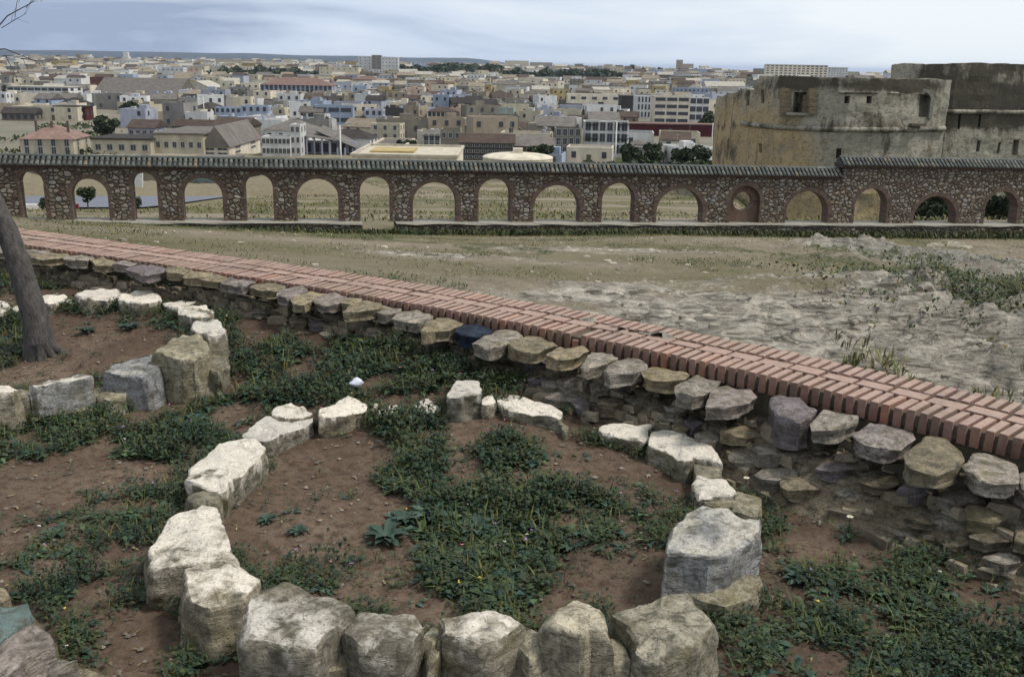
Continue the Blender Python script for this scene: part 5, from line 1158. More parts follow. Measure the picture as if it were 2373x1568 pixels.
# ------------------------------------------------------------------ trees
def crown_mesh(name,r,h,n,leaf,seed,lobes=9,flat=1.):
    R_=np.random.default_rng(seed); C_=[];Rd=[]
    for i in range(lobes):
        a=R_.uniform(0,6.28); q=R_.uniform(.0,.62); C_.append((r*q*math.cos(a),r*q*math.sin(a),h*R_.uniform(.22,.78))); Rd.append(R_.uniform(.34,.55)*min(r,h*.6))
    C_=np.array(C_);Rd=np.array(Rd); k=R_.integers(0,lobes,n); d=R_.normal(size=(n,3)); d/=np.linalg.norm(d,axis=1)[:,None]; rad=Rd[k]*R_.uniform(.55,1.05,n)**.6
    c=C_[k]+d*rad[:,None]*np.array([1,1,.85]); ax=R_.normal(size=(n,3)); ax/=np.linalg.norm(ax,axis=1)[:,None]; bx=np.cross(ax,R_.normal(size=(n,3))); bx/=np.linalg.norm(bx,axis=1)[:,None]
    s=leaf*R_.uniform(.6,1.4,n)[:,None]; V=np.stack([c-ax*s,c+bx*s*.55,c+ax*s,c-bx*s*.55],1).reshape(-1,3); f=np.arange(4*n).reshape(-1,4)
    col=np.repeat(R_.uniform(.55,1.45,n)[:,None]*np.array([[1,1,1]])*(1+R_.normal(0,.08,(n,3))),4,0)
    return npmesh(name,V,f,False,col)
def tree(px,yb,yt,rpx,label,n=1100,Y=None,name='tree',cat='tree',group=None,mat='crown',cyp=False,seed=None,low=False):
    if Y is None: p=raymarch(px,yb,townz); Y=p[1]; z=p[2]
    else: p=PY(px,yb,Y); z=p[2]
    zt=PY(px,yt,Y)[2]; h=zt-z; r=rpx/F*Y; t=thing(name,(p[0],Y,z),label,cat,group); seed=seed or int(px*7+yb)
    bush=name=='bush' or low; th=h*(.08 if cyp else (-.05 if bush else .22)); r=r*(1.25 if bush else 1.1)
    me=crown_mesh('crown',r*1.1,h-th,n,max(r*.13,.05),seed,lobes=5 if cyp else 11); me.transform(Matrix.Translation((0,0,th)))
    if bush: me.transform(Matrix.Translation((0,0,-.2*h)))
    link('crown',me,t,M[mat])
    if bush: return
    V,Fc=tube([(0,0,-1),(0.02*h,0,th),(0,.02*h,h*.5)],[.045*h,.032*h,.015*h],7); link('trunk',npmesh('trunk',V,Fc,True),t,M['bark'])
tree(305,292,237,34,'large round dark tree right of its smaller twin on the left slope',2600)
tree(251,322,266,27,'smaller round dark tree in front of the larger one on the left slope',2200)
tree(1640,300,243,19,'tall dark tree between the white school and the fortress',1800,low=True)
tree(1515,368,322,26,'dark bushy tree right of the balconied white house, nearer the lamp post',1800,Y=195,low=True)
tree(1460,372,330,34,'broad dark tree in front of the balconied white house',2200,Y=190,low=True)
tree(1580,370,332,26,'round dark tree left of the fortress, middle of three',1800,Y=195,low=True)
tree(1625,372,330,26,'round dark tree nearest the fortress wall',1800,Y=190,low=True)
tree(1425,278,250,24,'dark spreading tree in front of the long school block',1400)
tree(942,348,320,24,'dark bushy tree beside the yellow-cream house',1500)
tree(1250,372,330,34,'leafless brownish bushy tree behind the white dome',1500,Y=230)
tree(843,290,270,12,'small palm-like tree in front of the square blue house',700)
tree(917,203,187,5,'slim dark cypress above the middle of the town',400,cyp=True); tree(403,304,283,4.5,'left cypress of a pair beside the brown shed',400,cyp=True); tree(411,305,284,4.5,'right cypress of a pair beside the brown shed',400,cyp=True)
tree(555,226,203,8,'dark conical tree right of the white gabled shed',500); tree(5,217,196,12,'dark tree at the left picture edge above the white house',600); tree(470,236,219,10,'dark tree below the white gabled shed',500)
tree(920,171,152,9,'dark tree right of the tall white apartment tower',600); tree(822,168,152,9,'dark tree left of the tall white apartment tower',600)
tree(1465,170,149,11,'dark round tree on the right skyline beside the cream block',700); tree(1527,170,155,8,'smaller dark tree on the right skyline',500); tree(1490,172,158,10,'low dark tree between two larger ones on the right skyline',500)
tree(1690,192,176,9,'dark tree left of the tan apartment tower',500); tree(1735,190,172,8,'dark tree next to the tan apartment tower',500); tree(1612,172,158,9,'dark tree beside the pinkish skyline block',500)
tree(130,146,134,14,'dark trees clumped behind the ochre block',700); tree(60,150,138,14,'dark tree on the far left skyline',600); tree(1012,163,146,9,'tall dark tree above the long white flats',500)
tree(700,285,272,9,'small green tree below the red shed roof',400); tree(1190,215,196,9,'dark tree in the middle distance above the ninth arch',500); tree(1305,182,160,9,'round tree at the right end of the wood',500)
tree(203,478,432,21,'young leafy tree beside the road seen through the second arch',1300,Y=54); tree(101,478,450,12,'dark bush by the road seen through the first arch',700,Y=52,name='bush',cat='bush'); tree(320,475,450,13,'dark bush by the road seen through the third arch',700,Y=53,name='bush',cat='bush')
tree(602,424,396,34,'dark green bush seen through the fifth arch',1600,Y=92,name='bush',cat='bush')
tree(2170,500,440,58,'dark green bush filling the sixteenth arch',3200,Y=52,name='bush',cat='bush'); tree(2120,500,465,36,'dark bush at the left side of the sixteenth arch',3000,Y=54,name='bush',cat='bush'); tree(2225,500,456,38,'dark bush at the right side of the sixteenth arch',2200,Y=55,name='bush',cat='bush'); tree(2325,503,440,50,'dark green bush behind the seventeenth arch',2600,Y=50,name='bush',cat='bush')
for (nm,x0,x1,yt,yb,n,lab) in(('wood',478,832,152,183,5200,'dark wood in front of the skyline apartments left of the white tower'),('wood',1168,1440,154,190,5200,'dark wood below the cream flats on the right skyline'),('wood',1350,1660,372,392,2500,'low dark hedge between the arcade and the lamp post'),('wood',928,1165,150,166,1600,'thin line of dark trees above the long white flats')):
    R_=np.random.default_rng(x0); V=[];cl=[]
    for _ in range(n):
        px=R_.uniform(x0,x1); e=.5+.5*math.sin((px-x0)/(x1-x0)*math.pi); lump=.6+.4*vn(np.array([[px*.06,yt*.1,0]]),3)[0]
        lump=.75+.3*(lump-.6)/.4; yy=yb-(yb-yt)*R_.uniform(0,1)**.55*lump*(e**.3); Y_=(1350+R_.uniform(-60,160)) if yb<200 else 150+R_.uniform(-4,4)
        if yb>360: yy=yb-(yb-yt)*R_.uniform(0,1)*lump
        c=PY(px,yy,Y_); s_=(3.4 if yb<200 else .5)*R_.uniform(.6,1.3); a=R_.normal(size=3);a/=np.linalg.norm(a); b=np.cross(a,R_.normal(size=3)); b/=np.linalg.norm(b)
        V+= [c-a*s_,c+b*s_*.6,c+a*s_,c-b*s_*.6]; k=R_.uniform(.6,1.3); cl+=[(k,k,k)]*4
    o=link('distant_wood' if yb<200 else 'hedge',npmesh('distant_wood',V,np.arange(len(V)).reshape(-1,4),False,cl),None,M['crown']); props(o,lab,'trees' if yb<200 else 'hedge',None,'stuff')
# ------------------------------------------------------------------ leaning tree at the left edge
b0=gpt(95,822); YB=b0[1]
tp=[(97,832),(92,790),(80,735),(62,670),(42,605),(15,535),(-25,455),(-80,370),(-150,270),(-230,150),(-300,10)]
wd=[40,34,29,27,26,25,24,23,22,20,18]
pts=[PY(a,b,YB+i*.02) for i,(a,b) in enumerate(tp)]; rad=[w_/F*YB*1.03 for w_ in wd]; pts[0][2]=b0[2]-.12
P_=[];Rr_=[]
for i in range(len(pts)-1):
    for k in range(6): u=k/6; P_.append(pts[i]*(1-u)+pts[i+1]*u); Rr_.append(rad[i]*(1-u)+rad[i+1]*u)
V,Fc=tube(P_,Rr_,28,.16,77); ba=np.array([b0[0],b0[1],b0[2]])
lt=thing('leaning_tree',tuple(ba),'leaning grey-barked tree trunk inside the left stone circle','tree'); link('trunk',npmesh('trunk',V-ba,Fc,True),lt,M['bark'])
for k,(a,ln_) in enumerate(((.15,.24),(-.4,.18),(2.6,.16),(-1.2,.16))):
    pp=[ba*0+np.array([.06*math.cos(a),.06*math.sin(a)-.02,.12]),np.array([ln_*.55*math.cos(a),ln_*.55*math.sin(a),.04]),np.array([ln_*math.cos(a),ln_*math.sin(a),-.04])]; V,Fc=tube(pp,[.07,.045,.02],10,.2,k); link('root',npmesh('root',V,Fc,True),lt,M['bark'])
def twig(p0,p1,r0,dep,seed):
    R_=random.Random(seed); p0=np.array(p0);p1=np.array(p1); mid=(p0+p1)/2+np.array([R_.gauss(0,.03),0,R_.gauss(0,.04)]); V,Fc=tube([p0,mid,p1],[r0,r0*.75,r0*.45],6); out=[(V,Fc)]
    if dep:
        for q in range(3):
            u=R_.uniform(.3,1); s_=p0+(p1-p0)*u; L_=np.linalg.norm(p1-p0)*R_.uniform(.4,.7); d=(p1-p0)/np.linalg.norm(p1-p0)+np.array([R_.gauss(0,.6),R_.gauss(0,.3),R_.gauss(0,.6)]); out+=twig(s_,s_+d/np.linalg.norm(d)*L_,r0*.5,dep-1,seed*3+q)
    return out
for k,(a,b) in enumerate((((-150,270),(-25,85)),((-150,270),(-10,30)))):
    tw=twig(PY(a[0],a[1],YB+.16),PY(b[0],b[1],YB+.1),.013,3,k+5); V=[];Fc=[];bb=0
    for v_,f_ in tw: V.append(v_);Fc.append(f_+bb);bb+=len(v_)
    link('branch',npmesh('branch',np.vstack(V)-ba,np.vstack(Fc),True),lt,M['bark'])
# ------------------------------------------------------------------ ground vegetation
def inpoly(px,py,poly):
    n=len(poly); r=np.zeros(len(px),bool); j=n-1
    for i in range(n):
        xi,yi=poly[i];xj,yj=poly[j]; c=((yi>py)!=(yj>py))&(px<(xj-xi)*(py-yi)/(yj-yi+1e-9)+xi); r^=c; j=i
    return r
rings=[[gpt(q[0],q[1],r[1])[:2] for q in r[0]] for r in RING+RING1]
def sample(poly,dens,edge=.35,seed=0,thr=-.05,zf=zsoil,field=False):
    W_=[ (raymarch(*q)[:2] if field else gpt(q[0],q[1])[:2]) for q in poly]; W_=np.array(W_); lo=W_.min(0);hi=W_.max(0); n=int(dens*np.prod(hi-lo)); R_=np.random.default_rng(seed+5)
    p=R_.uniform(lo,hi,(n,2)); k=inpoly(p[:,0],p[:,1],[tuple(q) for q in W_]); p=p[k]
    nz_=fbm(np.stack([p[:,0]*3.0,p[:,1]*3.0,0*p[:,0]],1),4,seed+3); p=p[nz_>thr-.1]
    if not field:
        for r in rings:
            if len(p): p=p[~inpoly(p[:,0],p[:,1],[tuple(q) for q in r])]
        d=wall_d(p[:,0],p[:,1]); p=p[d<-.28]
    return p
def leaves(base,per,L0,L1,w,up0,up1,sp,R_,cols,hz=0.,fold=.25):
    """leaf blades: base (n,3); per leaves each; returns V,F,col arrays (two-segment folded blades)"""
    n=len(base)*per; b=np.repeat(base,per,0)+np.stack([R_.normal(0,sp,n),R_.normal(0,sp,n),R_.uniform(0,1,n)**1.3*hz],1)
    a=R_.uniform(0,6.283,n); el=R_.uniform(up0,up1,n); L_=R_.uniform(L0,L1,n); d=np.stack([np.cos(a)*np.cos(el),np.sin(a)*np.cos(el),np.sin(el)],1); s=np.stack([-np.sin(a),np.cos(a),0*a],1)
    mid=b+d*L_[:,None]*.5+np.array([0,0,1])*(L_*.06)[:,None]; tip=b+d*L_[:,None]-np.array([0,0,1])*(L_*fold)[:,None]; ww=(L_*w)[:,None]
    V=np.stack([b,mid-s*ww,tip,mid+s*ww],1).reshape(-1,3); Fq=np.arange(4*n).reshape(-1,4); tri=np.concatenate([Fq[:,[0,1,3]],Fq[:,[1,2,3]]])
    c=cols[R_.integers(0,len(cols),n)]*R_.uniform(.65,1.35,n)[:,None]; return V,tri,np.repeat(c,4,0)
class Acc:
    def __init__(s): s.V=[];s.F=[];s.C=[];s.n=0
    def add(s,V,Fc,C): s.V.append(V);s.F.append(Fc+s.n);s.C.append(C);s.n+=len(V)
    def link(s,name,mat,label,cat,kind='stuff'):
        o=link(name,npmesh(name,np.vstack(s.V),np.vstack(s.F),False,np.vstack(s.C)),None,mat); return props(o,label,cat,None,kind)
GC=np.array([[1.7,1.15,.75],[1,1,1],[.8,.95,.85],[1.25,1.2,.8],[.75,.95,1.05],[1.5,1.35,.7]]); R_=np.random.default_rng(99)
PATCH=[ # polygon on the 2373 px picture, density, noise threshold, size
([(500,860),(560,800),(800,775),(880,765),(1000,800),(1150,860),(1250,900),(1240,925),(1030,905),(860,925),(740,945),(640,935),(560,1000),(480,1060),(400,1080),(270,1060),(280,1010),(480,930),(600,880)],330,-.12,1.),
([(-60,945),(100,960),(230,958),(290,980),(220,1030),(100,1060),(-60,1075)],330,-.2,1.),
([(-60,1230),(100,1210),(260,1150),(430,1120),(440,1165),(380,1210),(300,1260),(180,1300),(60,1320),(-60,1320)],300,.0,.8),
([(40,1380),(200,1320),(345,1360),(420,1440),(565,1440),(570,1600),(150,1600),(130,1490),(80,1430)],400,-.08,.8),
([(870,1200),(1000,1150),(1250,1110),(1440,1165),(1450,1210),(1380,1270),(1310,1310),(1260,1380),(1200,1420),(1000,1420),(930,1330),(860,1260)],560,-.02,1.05),
([(860,985),(1010,955),(1035,1000),(1025,1170),(940,1165),(880,1120),(925,1060)],420,-.15,1.),
([(1085,1045),(1150,1010),(1240,1020),(1250,1080),(1150,1100)],520,-.3,1.),
([(550,1280),(640,1300),(820,1290),(840,1330),(740,1380),(620,1350)],340,-.15,.8),
([(1770,1310),(1900,1330),(1960,1310),(2000,1390),(2100,1280),(2420,1270),(2420,1620),(1690,1620),(1700,1500),(1850,1420),(1790,1350)],420,.0,.95),
([(1480,1140),(1620,1120),(1570,1280),(1440,1260)],170,.0,.8),([(-60,745),(60,745),(70,800),(30,850),(-60,860)],260,-.2,.9),([(120,712),(290,705),(420,745),(440,770),(330,760),(200,730)],260,-.15,.8),
([(-60,600),(80,625),(280,655),(550,695),(520,730),(380,680),(280,665),(90,678),(-60,690)],260,-.25,.9),([(500,740),(540,730),(560,800),(560,870),(500,890),(530,820)],260,-.3,.9),
([(20,950),(220,950),(230,985),(30,990)],200,-.2,.8),([(860,1260),(1440,1100),(1600,1180),(1300,1420),(820,1420)],35,-.3,.7),([(-60,690),(560,700),(560,870),(200,890),(-60,880)],22,-.3,.6),
([(440,880),(1300,960),(1700,1420),(1250,1440),(600,1400),(540,1150)],16,-.4,.6),([(1700,1100),(2373,1280),(2373,1500),(1700,1500)],50,-.2,.7),([(0,1060),(420,1080),(400,1400),(0,1400)],16,-.3,.6),([(1400,950),(1750,1060),(1900,1200),(1700,1130)],90,-.1,.8)]
ac=Acc();gr=Acc();br=Acc();fl=[]
for i,(poly,dn,th,sz) in enumerate(PATCH):
    p=sample(poly,dn,seed=i*11,thr=th)
    if not len(p): continue
    b=np.stack([p[:,0],p[:,1],zsoil(p[:,0],p[:,1])],1)
    hv=(.35+1.7*np.clip(fbm(b*3.1,3,8)+.35,0,1))
    hb=np.repeat(hv,17)
    Vw,Fw,Cw=leaves(b,17,.016*sz,.052*sz,.28,-.1,.9,.038,R_,GC,.085*sz); zb_=np.repeat(np.repeat(b[:,2],17),4); Vw[:,2]=zb_+(Vw[:,2]-zb_)*np.repeat(hb,4); ac.add(Vw,Fw,Cw); k=R_.random(len(b))<.28
    gr.add(*leaves(b[k],7,.05*sz,.19*sz,.022,.5,1.4,.025,R_,GC,.0,.12)); k=R_.random(len(b))<.26
    br.add(*leaves(b[k],5,.07*sz,.13*sz,.2,.1,.8,.012,R_,GC,.01)); k=R_.random(len(b))<.022
    q=b[k].copy(); q[:,2]+=R_.uniform(.05,.13,len(q)); fl.append(q)
for r_ in RING+RING1:
    for q in r_[0]:
        cx_=np.mean([a[0] for a in r_[0]]); cy_=np.mean([a[1] for a in r_[0]])
        if R_.random()<.55:
            p_=gpt(q[0]+(q[0]-cx_)*.12,q[1]+(q[1]-cy_)*.12+22); pp_=p_[:2]+R_.normal(0,.05,(9,2)); b=np.stack([pp_[:,0],pp_[:,1],zsoil(pp_[:,0],pp_[:,1])],1)
            ac.add(*leaves(b,12,.016,.045,.27,-.1,1.0,.03,R_,GC,.07)); gr.add(*leaves(b,4,.05,.13,.025,.5,1.4,.02,R_,GC,0,.12))
ac.link('weeds',M['weed'],'low dark green weeds spreading over the reddish soil','weeds'); gr.link('grass_blades',M['grass'],'thin green grass blades among the weeds','grass'); br.link('broad_leaf_weeds',M['thistle'],'broader bluish-green leaves among the weeds','weeds')
fl=np.vstack(fl); fa=Acc(); fc=np.array([[.38,.20,.58],[.38,.20,.58],[.42,.24,.55],[.75,.55,.05],[.62,.16,.30],[.75,.72,.66]])
V,Fq,C=leaves(fl,5,.006,.013,.42,-.2,.5,.002,R_,np.array([[1,1,1]]),0,0); C=np.repeat(fc[R_.integers(0,6,len(fl))],20,0); o=link('wildflowers',npmesh('wildflowers',V,Fq,False,C),None,M['petal']); props(o,'scattered tiny purple, pink and yellow wildflowers','flowers',None,'stuff')
# dry litter and pebbles on the soil
p=R_.uniform([-6,2.2],[6,11],(7000,2)); p=p[wall_d(p[:,0],p[:,1])<-.5]; b=np.stack([p[:,0],p[:,1],zsoil(p[:,0],p[:,1])+.004],1)
V,Fq,C=leaves(b,1,.01,.06,.10,-.02,.1,.0,R_,np.array([[.9,.8,.7],[.5,.4,.35],[1.6,1.5,1.3]]),0,.0); o=link('dry_litter',npmesh('dry_litter',V,Fq,False,C),None,M['drygrass']); props(o,'bits of dry stalk and leaf litter on the bare soil','litter',None,'stuff')
m_=MB()
for q in b[:2600]:
    s_=random.uniform(.005,.018); v=[(q[0]+s_*math.cos(k*1.05)*random.uniform(.7,1.2),q[1]+s_*math.sin(k*1.05)*random.uniform(.7,1.2),q[2]+s_*.15) for k in range(6)]+[(q[0],q[1],q[2]+s_*.8)]
    kk=random.choice((.6,.5,.9,.4)); m_.add(v,[[k,(k+1)%6,6] for k in range(6)],(kk,kk,kk))
M['pebble']=simple('pebble',(.30,.26,.21),(.2,.16,.13),20,0,usecol=True); props(m_.link('pebbles',M['pebble']),'small pale pebbles strewn on the bare soil','pebbles',None,'stuff')
# individual rosettes
def rosette(px,py,r,label,n=40):
    r*=.72
    p=gpt(px,py); z=p[2]; t=thing('thistle_plant',(p[0],p[1],z),label,'plant','leafy rosettes'); q=Acc()
    rr_=np.random.default_rng(int(px+py))
    for k in range(n):
        a=k*2.4+rr_.normal(0,.2); L_=r*rr_.uniform(.55,1.1); el=rr_.uniform(.15,.9); seg=5; V=[];
        for j in range(seg+1):
            u=j/seg; h_=L_*(math.sin(el)*u-.55*u*u*math.sin(el)); d_=L_*u*math.cos(el*.7); w_=L_*.13*math.sin(math.pi*min(.06+u*.94,1))*(1+.35*(j%2)); c_=np.array([math.cos(a)*d_,math.sin(a)*d_,h_+.01]); s_=np.array([-math.sin(a),math.cos(a),0])*w_
            V+=[c_-s_+[0,0,w_*.3],c_,c_+s_+[0,0,w_*.3]]
        f_=[];
        for j in range(seg):
            for m3 in(0,1): f_+=[[j*3+m3,j*3+m3+1,(j+1)*3+m3+1],[j*3+m3,(j+1)*3+m3+1,(j+1)*3+m3]]
        kk=rr_.uniform(.7,1.3); q.add(np.array(V),np.array(f_),np.full((len(V),3),kk))
    link('leaves',npmesh('leaves',np.vstack(q.V),np.vstack(q.F),False,np.vstack(q.C)),t,M['thistle'])
for a in [(300,762,.17,'spiky rosette in the middle of the left circle, larger of the two'),(200,770,.15,'low dark rosette nearer the trunk in the left circle'),(920,990,.22,'leafy rosette by the low broken stones of the main circle'),(985,985,.2,'leafy rosette just below the low crumbling stone of the main circle'),
 (1170,1060,.2,'dark rosette on bare soil behind the big weed patch, right of centre'),(1215,1050,.2,'smaller rosette touching the dark rosette on its right'),(960,1110,.22,'rosette left of centre above the big weed patch'),(915,1130,.2,'rosette at the left edge above the big weed patch'),
 (940,1210,.2,'bluish broad-leaved plant at the upper left of the big weed patch'),(1000,1205,.22,'bluish broad-leaved plant next to the big weed patch corner'),(1105,1235,.2,'broad pale leaves in the centre of the big weed patch'),(895,1250,.2,'broad-leaved plant at the left tip of the big weed patch'),
 (1250,1170,.22,'leafy plant at the upper right of the big weed patch'),(2330,1330,.18,'dark clump at the right picture edge below the rubble wall'),(2180,1265,.16,'small plant at the foot of the rubble wall on the right'),(1850,1345,.15,'dark clump on soil right of the big flat-topped block'),(1960,1365,.14,'dark clump further right of the big flat-topped block'),
 (620,1210,.10,'small plant at the inner left of the main circle'),(690,1235,.10,'small spiky plant on bare soil inside the left of the main circle'),(1290,1150,.18,'loose leafy tuft right of centre in the main circle'),(80,985,.2,'leafy clump in front of the left circle'),(560,830,.2,'leafy clump right of the left circle')]: rosette(*a)
# field vegetation: fringe along the arcade, tufts, scrub on the right
fg=Acc(); fd=Acc()
def fieldpts(n,fn,seed):
    R2=np.random.default_rng(seed); return fn(R2,n)
def fz(p): return T(p[:,0],p[:,1])+relief(p[:,0],p[:,1])
p=np.stack([R_.uniform(-19,20,9000),R_.uniform(0,1,9000)],1); p[:,1]=yarc(p[:,0])-.42-R_.exponential(.4,9000); p=p[fbm(np.stack([p[:,0]*.8,p[:,1],0*p[:,0]],1),3,7)>-.25]
b=np.stack([p[:,0],p[:,1],fz(p)],1); fg.add(*leaves(b,7,.09,.30,.08,.5,1.4,.06,R_,GC*.6,.0,.1))
x_=R_.uniform(-12,16,26000); y_=R_.uniform(6,32,26000); k=(wall_d(x_,y_)>.75)&(y_<yarc(x_)-.6); x_,y_=x_[k],y_[k]; g_=fbm(np.stack([x_*.9,y_*.9,0*x_],1),4,50)-.55*rockmask(x_,y_); k=g_>-.02; x_,y_=x_[k],y_[k]
p=np.stack([x_,y_],1); b=np.stack([x_,y_,fz(p)],1); fd.add(*leaves(b,6,.02,.07,.09,.2,1.2,.06,R_,np.array([[1,1,1],[.6,.7,.5],[.45,.62,.4],[1.1,1,.8]]),.0,.1))
k=fbm(p_:=np.stack([x_*.7,y_*.7,0*x_],1),4,33)>.22; fg.add(*leaves(b[k],8,.03,.08,.12,.1,1.1,.08,R_,GC,.02,.1))
n=7000; x_=R_.normal(3.7,.75,n); y_=yfront(x_)+.85+np.abs(R_.normal(0,.55,n)); k=(x_>2.6)&(y_<9)&(wall_d(x_,y_)>.72); p=np.stack([x_[k],y_[k]],1); b=np.stack([p[:,0],p[:,1],fz(p)],1); fd.add(*leaves(b,6,.06,.2,.05,.7,1.4,.03,R_,np.array([[.8,.9,.6],[1,1,.9],[.5,.7,.4]]),0,.15))
n=9000; x_=R_.normal(6.9,1.1,n); y_=R_.normal(10.6,2.6,n); k=(wall_d(x_,y_)>1)&(fbm(np.stack([x_*1.3,y_*1.1,0*x_],1),4,44)>-.05); p=np.stack([x_[k],y_[k]],1); b=np.stack([p[:,0],p[:,1],fz(p)],1); fg.add(*leaves(b,9,.03,.09,.25,-.1,1.2,.09,R_,GC*.75,.16,.2))
x_=R_.uniform(-55,40,30000); y_=R_.uniform(34,100,30000); k=(y_>yarc(x_)+1.5)&(fbm(np.stack([x_*.12,y_*.22,0*x_],1),4,93)>.0); k&=~((x_<-19)&(y_>50)&(y_<82)); k&=(np.abs(x_)<.62*y_); p=np.stack([x_[k],y_[k]],1); b=np.stack([p[:,0],p[:,1],fz(p)],1)
fd.add(*leaves(b,4,.12,.34,.12,.1,1.1,.3,R_,np.array([[.6,.75,.45],[.8,.85,.6],[.45,.6,.35],[.9,.8,.6]]),.0,.1))
# green bits along the joint between brick wall and cap stones
s_=R_.uniform(0,S[-1],700); s_=s_[vn(np.stack([s_*1.1,0*s_,0*s_],1),9)>.1]; q=np.array([np.append(wpt(a,-.05+R_.normal(0,.03))[0],.36) for a in s_]); ac2=Acc(); ac2.add(*leaves(q,12,.012,.035,.28,-.1,.9,.03,R_,GC,.07)); ac2.link('joint_weeds',M['weed'],'small weeds growing in the joint between the brick wall and the cap stones','weeds')
fg.link('field_greens',M['grass'],'green grass and herbs along the foot of the arcade and in the field','grass'); fd.link('dry_field_grass',M['drygrass'],'short dry yellowish grass of the rocky field','grass')
# daisies by the rubble wall
for k,(px,py,lab) in enumerate(((1745,1027,'white daisy with a yellow centre by the long rough boulder, nearest the wall'),(1730,1107,'white daisy beside the small bright stone of the main circle'),(1970,1197,'white daisy at the foot of the rubble wall, rightmost of three'))):
    p=gpt(px,py,.12); t=thing('daisy',(p[0],p[1],float(zsoil(p[0],p[1]))),lab,'flower','daisies by the rubble wall'); h_=.12
    m_=MB(); m_.cyl((0,0,0),(0,0,h_),.002,.0015,5,(.1,.2,.05)); m_.link('stem',M['grass'],t)
    m_=MB(); [m_.add([(0,0,h_),(.016*math.cos(a_-.2),.016*math.sin(a_-.2),h_+.003),(.02*math.cos(a_),.02*math.sin(a_),h_+.002),(.016*math.cos(a_+.2),.016*math.sin(a_+.2),h_+.003)],[[0,1,2,3]],(.8,.8,.75)) for a_ in np.arange(0,6.28,.48)]; m_.link('petals',M['petal'],t)
    m_=MB(); m_.cyl((0,0,h_),(0,0,h_+.006),.007,.005,8,(.8,.6,.05)); m_.link('flower_centre',M['petal'],t)
# crumpled paper
p=gpt(826,886,.07); bm=bmesh.new(); bmesh.ops.create_icosphere(bm,subdivisions=4,radius=.048); me=bpy.data.meshes.new('crumpled_paper'); bm.to_mesh(me); bm.free(); V=np.zeros(len(me.vertices)*3); me.vertices.foreach_get('co',V); V=V.reshape(-1,3); V=V*(1+.9*(np.abs(vn(V*16,4))-.3)[:,None]+.25*vn(V*40,5)[:,None])*np.array([1.1,.7,.55]); me.vertices.foreach_set('co',V.ravel().astype(np.float32)); o=link('crumpled_paper',me,None,M['paper']); o.location=tuple(p); props(o,'crumpled bluish-white paper lying in the weeds between the two circles','litter')
# pale slabs lying in the field near the right
for (poly,lab) in(([(2145,571),(2180,570),(2195,577),(2155,579)],'left pale flat slab lying in the field near the right end of the arcade'),([(2195,571),(2250,575),(2262,586),(2190,582)],'right pale flat slab lying in the field near the right end of the arcade')):
    w4=[raymarch(*q) for q in poly]; zt=np.mean([q[2] for q in w4])+.0; pts=np.array([(q[0],q[1],zt) for q in w4]); c=pts.mean(0)
    pts2=[];
    for i in range(4):
        for j in range(4): pts2.append(pts[i]+(pts[(i+1)%4]-pts[i])*j/4)
    pts2=np.array(pts2)
    a_=0.5*np.sum(pts2[:,0]*np.roll(pts2[:,1],-1)-np.roll(pts2[:,0],-1)*pts2[:,1]); pts2=pts2[::-1] if a_<0 else pts2
    me=rock_mesh('flat_slab',pts2-np.array([c[0],c[1],zt]),-.25,91,grow=.02,amp=.015,res=.12,paint=.35); o=link('flat_slab',me,None,M['boulder']); o.location=(c[0],c[1],zt); props(o,lab,'stone','slabs in the field')

# ------------------------------------------------------------------ haze: one closed box of even, thin air round the camera and the whole scene
m=bpy.data.materials.new('haze_air'); m.use_nodes=True; t=m.node_tree; t.nodes.clear(); v=t.nodes.new('ShaderNodeVolumePrincipled'); v.inputs['Color'].default_value=(.66,.78,1,1); v.inputs['Density'].default_value=HAZE; v.inputs['Anisotropy'].default_value=.2
q=t.nodes.new('ShaderNodeOutputMaterial'); t.links.new(v.outputs[0],q.inputs['Volume'])
m_=MB(); m_.box(-46000,46000,-400,46000,-75,70); o=m_.link('haze',m); o['kind']='stuff'; o['label']='thin even haze over the town and the far hills'; o['category']='haze'

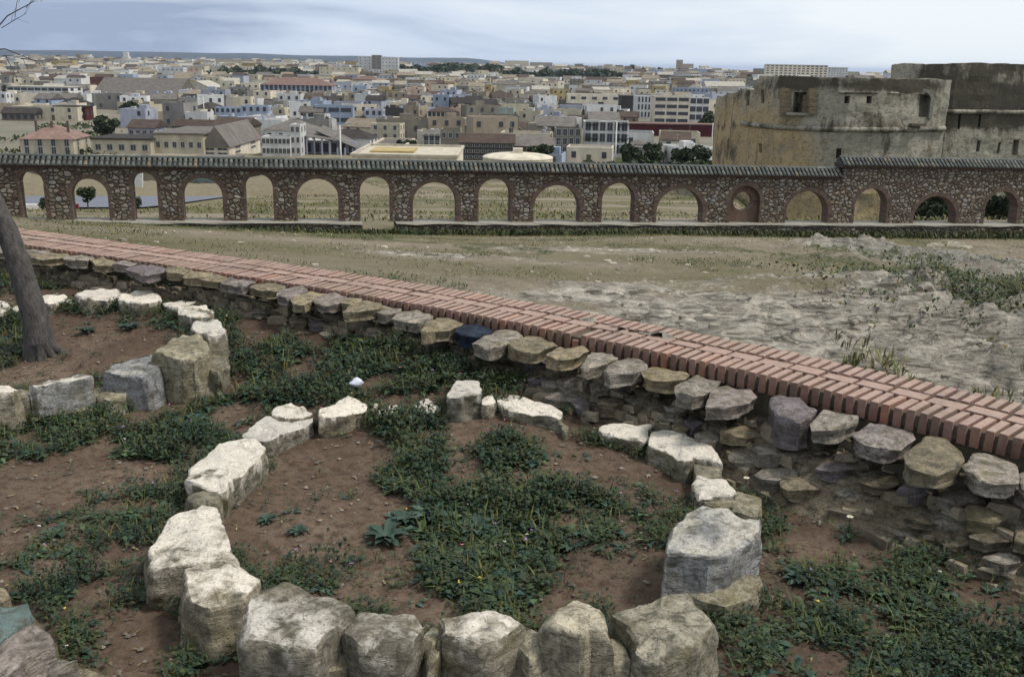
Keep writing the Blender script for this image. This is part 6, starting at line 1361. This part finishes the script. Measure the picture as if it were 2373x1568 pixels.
R2=np.random.default_rng(5); V=[];cl=[]
for _ in range(2600):
    a_=R2.uniform(-20,300); b_=R2.uniform(284,356); c=raymarch(a_,b_,townz) if _%20==0 or True and _<0 else None
    if c is None: Yq=R2.uniform(238,345); xq=(a_-CX)/F*Yq*1.03; c=np.array([xq,Yq,townz(xq,Yq)])
    if vn(np.array([[c[0]*.06,c[1]*.06,0]]),8)[0]<.0: continue
    c=c+[0,0,R2.uniform(0,1.0)]; s_=R2.uniform(.3,.9); a=R2.normal(size=3);a/=np.linalg.norm(a); b=np.cross(a,R2.normal(size=3)); b/=np.linalg.norm(b)
    V+=[c-a*s_,c+b*s_*.6,c+a*s_,c-b*s_*.6]; k=R2.uniform(.7,2.2); cl+=[(k,k*.95,k*.8)]*4
props(link('hillside_scrub',npmesh('hillside_scrub',V,np.arange(len(V)).reshape(-1,4),False,cl),None,M['crown']),'low scrub on the slope at the left of the town','scrub',None,'stuff')

R2=np.random.default_rng(15); m_=MB(); n=0
while n<2600:
    x_=R2.uniform(-6,14); y_=R2.uniform(5.5,26); 
    if wall_d(x_,y_)<.9 or y_>yarc(x_)-1: continue
    rk_=float(rockmask(np.array([x_]),np.array([y_]))[0])
    if R2.random()>.12+.9*rk_: continue
    n+=1; z_=float((T(np.array([x_]),np.array([y_]))+relief(np.array([x_]),np.array([y_])))[0]); s_=R2.exponential(.014)+.007; s_=min(s_,.055); a=R2.uniform(0,6.3); v=[]
    for zz,sc in((-.02,1.),(s_*R2.uniform(.25,.6),.8)):
        for k in range(5): t_=a+k*1.257+R2.normal(0,.15); v.append((x_+s_*sc*math.cos(t_)*1.3,y_+s_*sc*math.sin(t_),z_+zz+R2.normal(0,.004)))
    kk=R2.uniform(.5,1.25); m_.add(v,[[5,6,7,8,9]]+[[i,(i+1)%5,5+(i+1)%5,5+i] for i in range(5)],(kk,kk*.98,kk*.94))
M['gravel']=simple('pale_gravel',(.42,.385,.32),(.24,.22,.18),20,.5,usecol=True); props(m_.link('gravel',M['gravel']),'small pale angular stones scattered on the rocky field','gravel',None,'stuff')
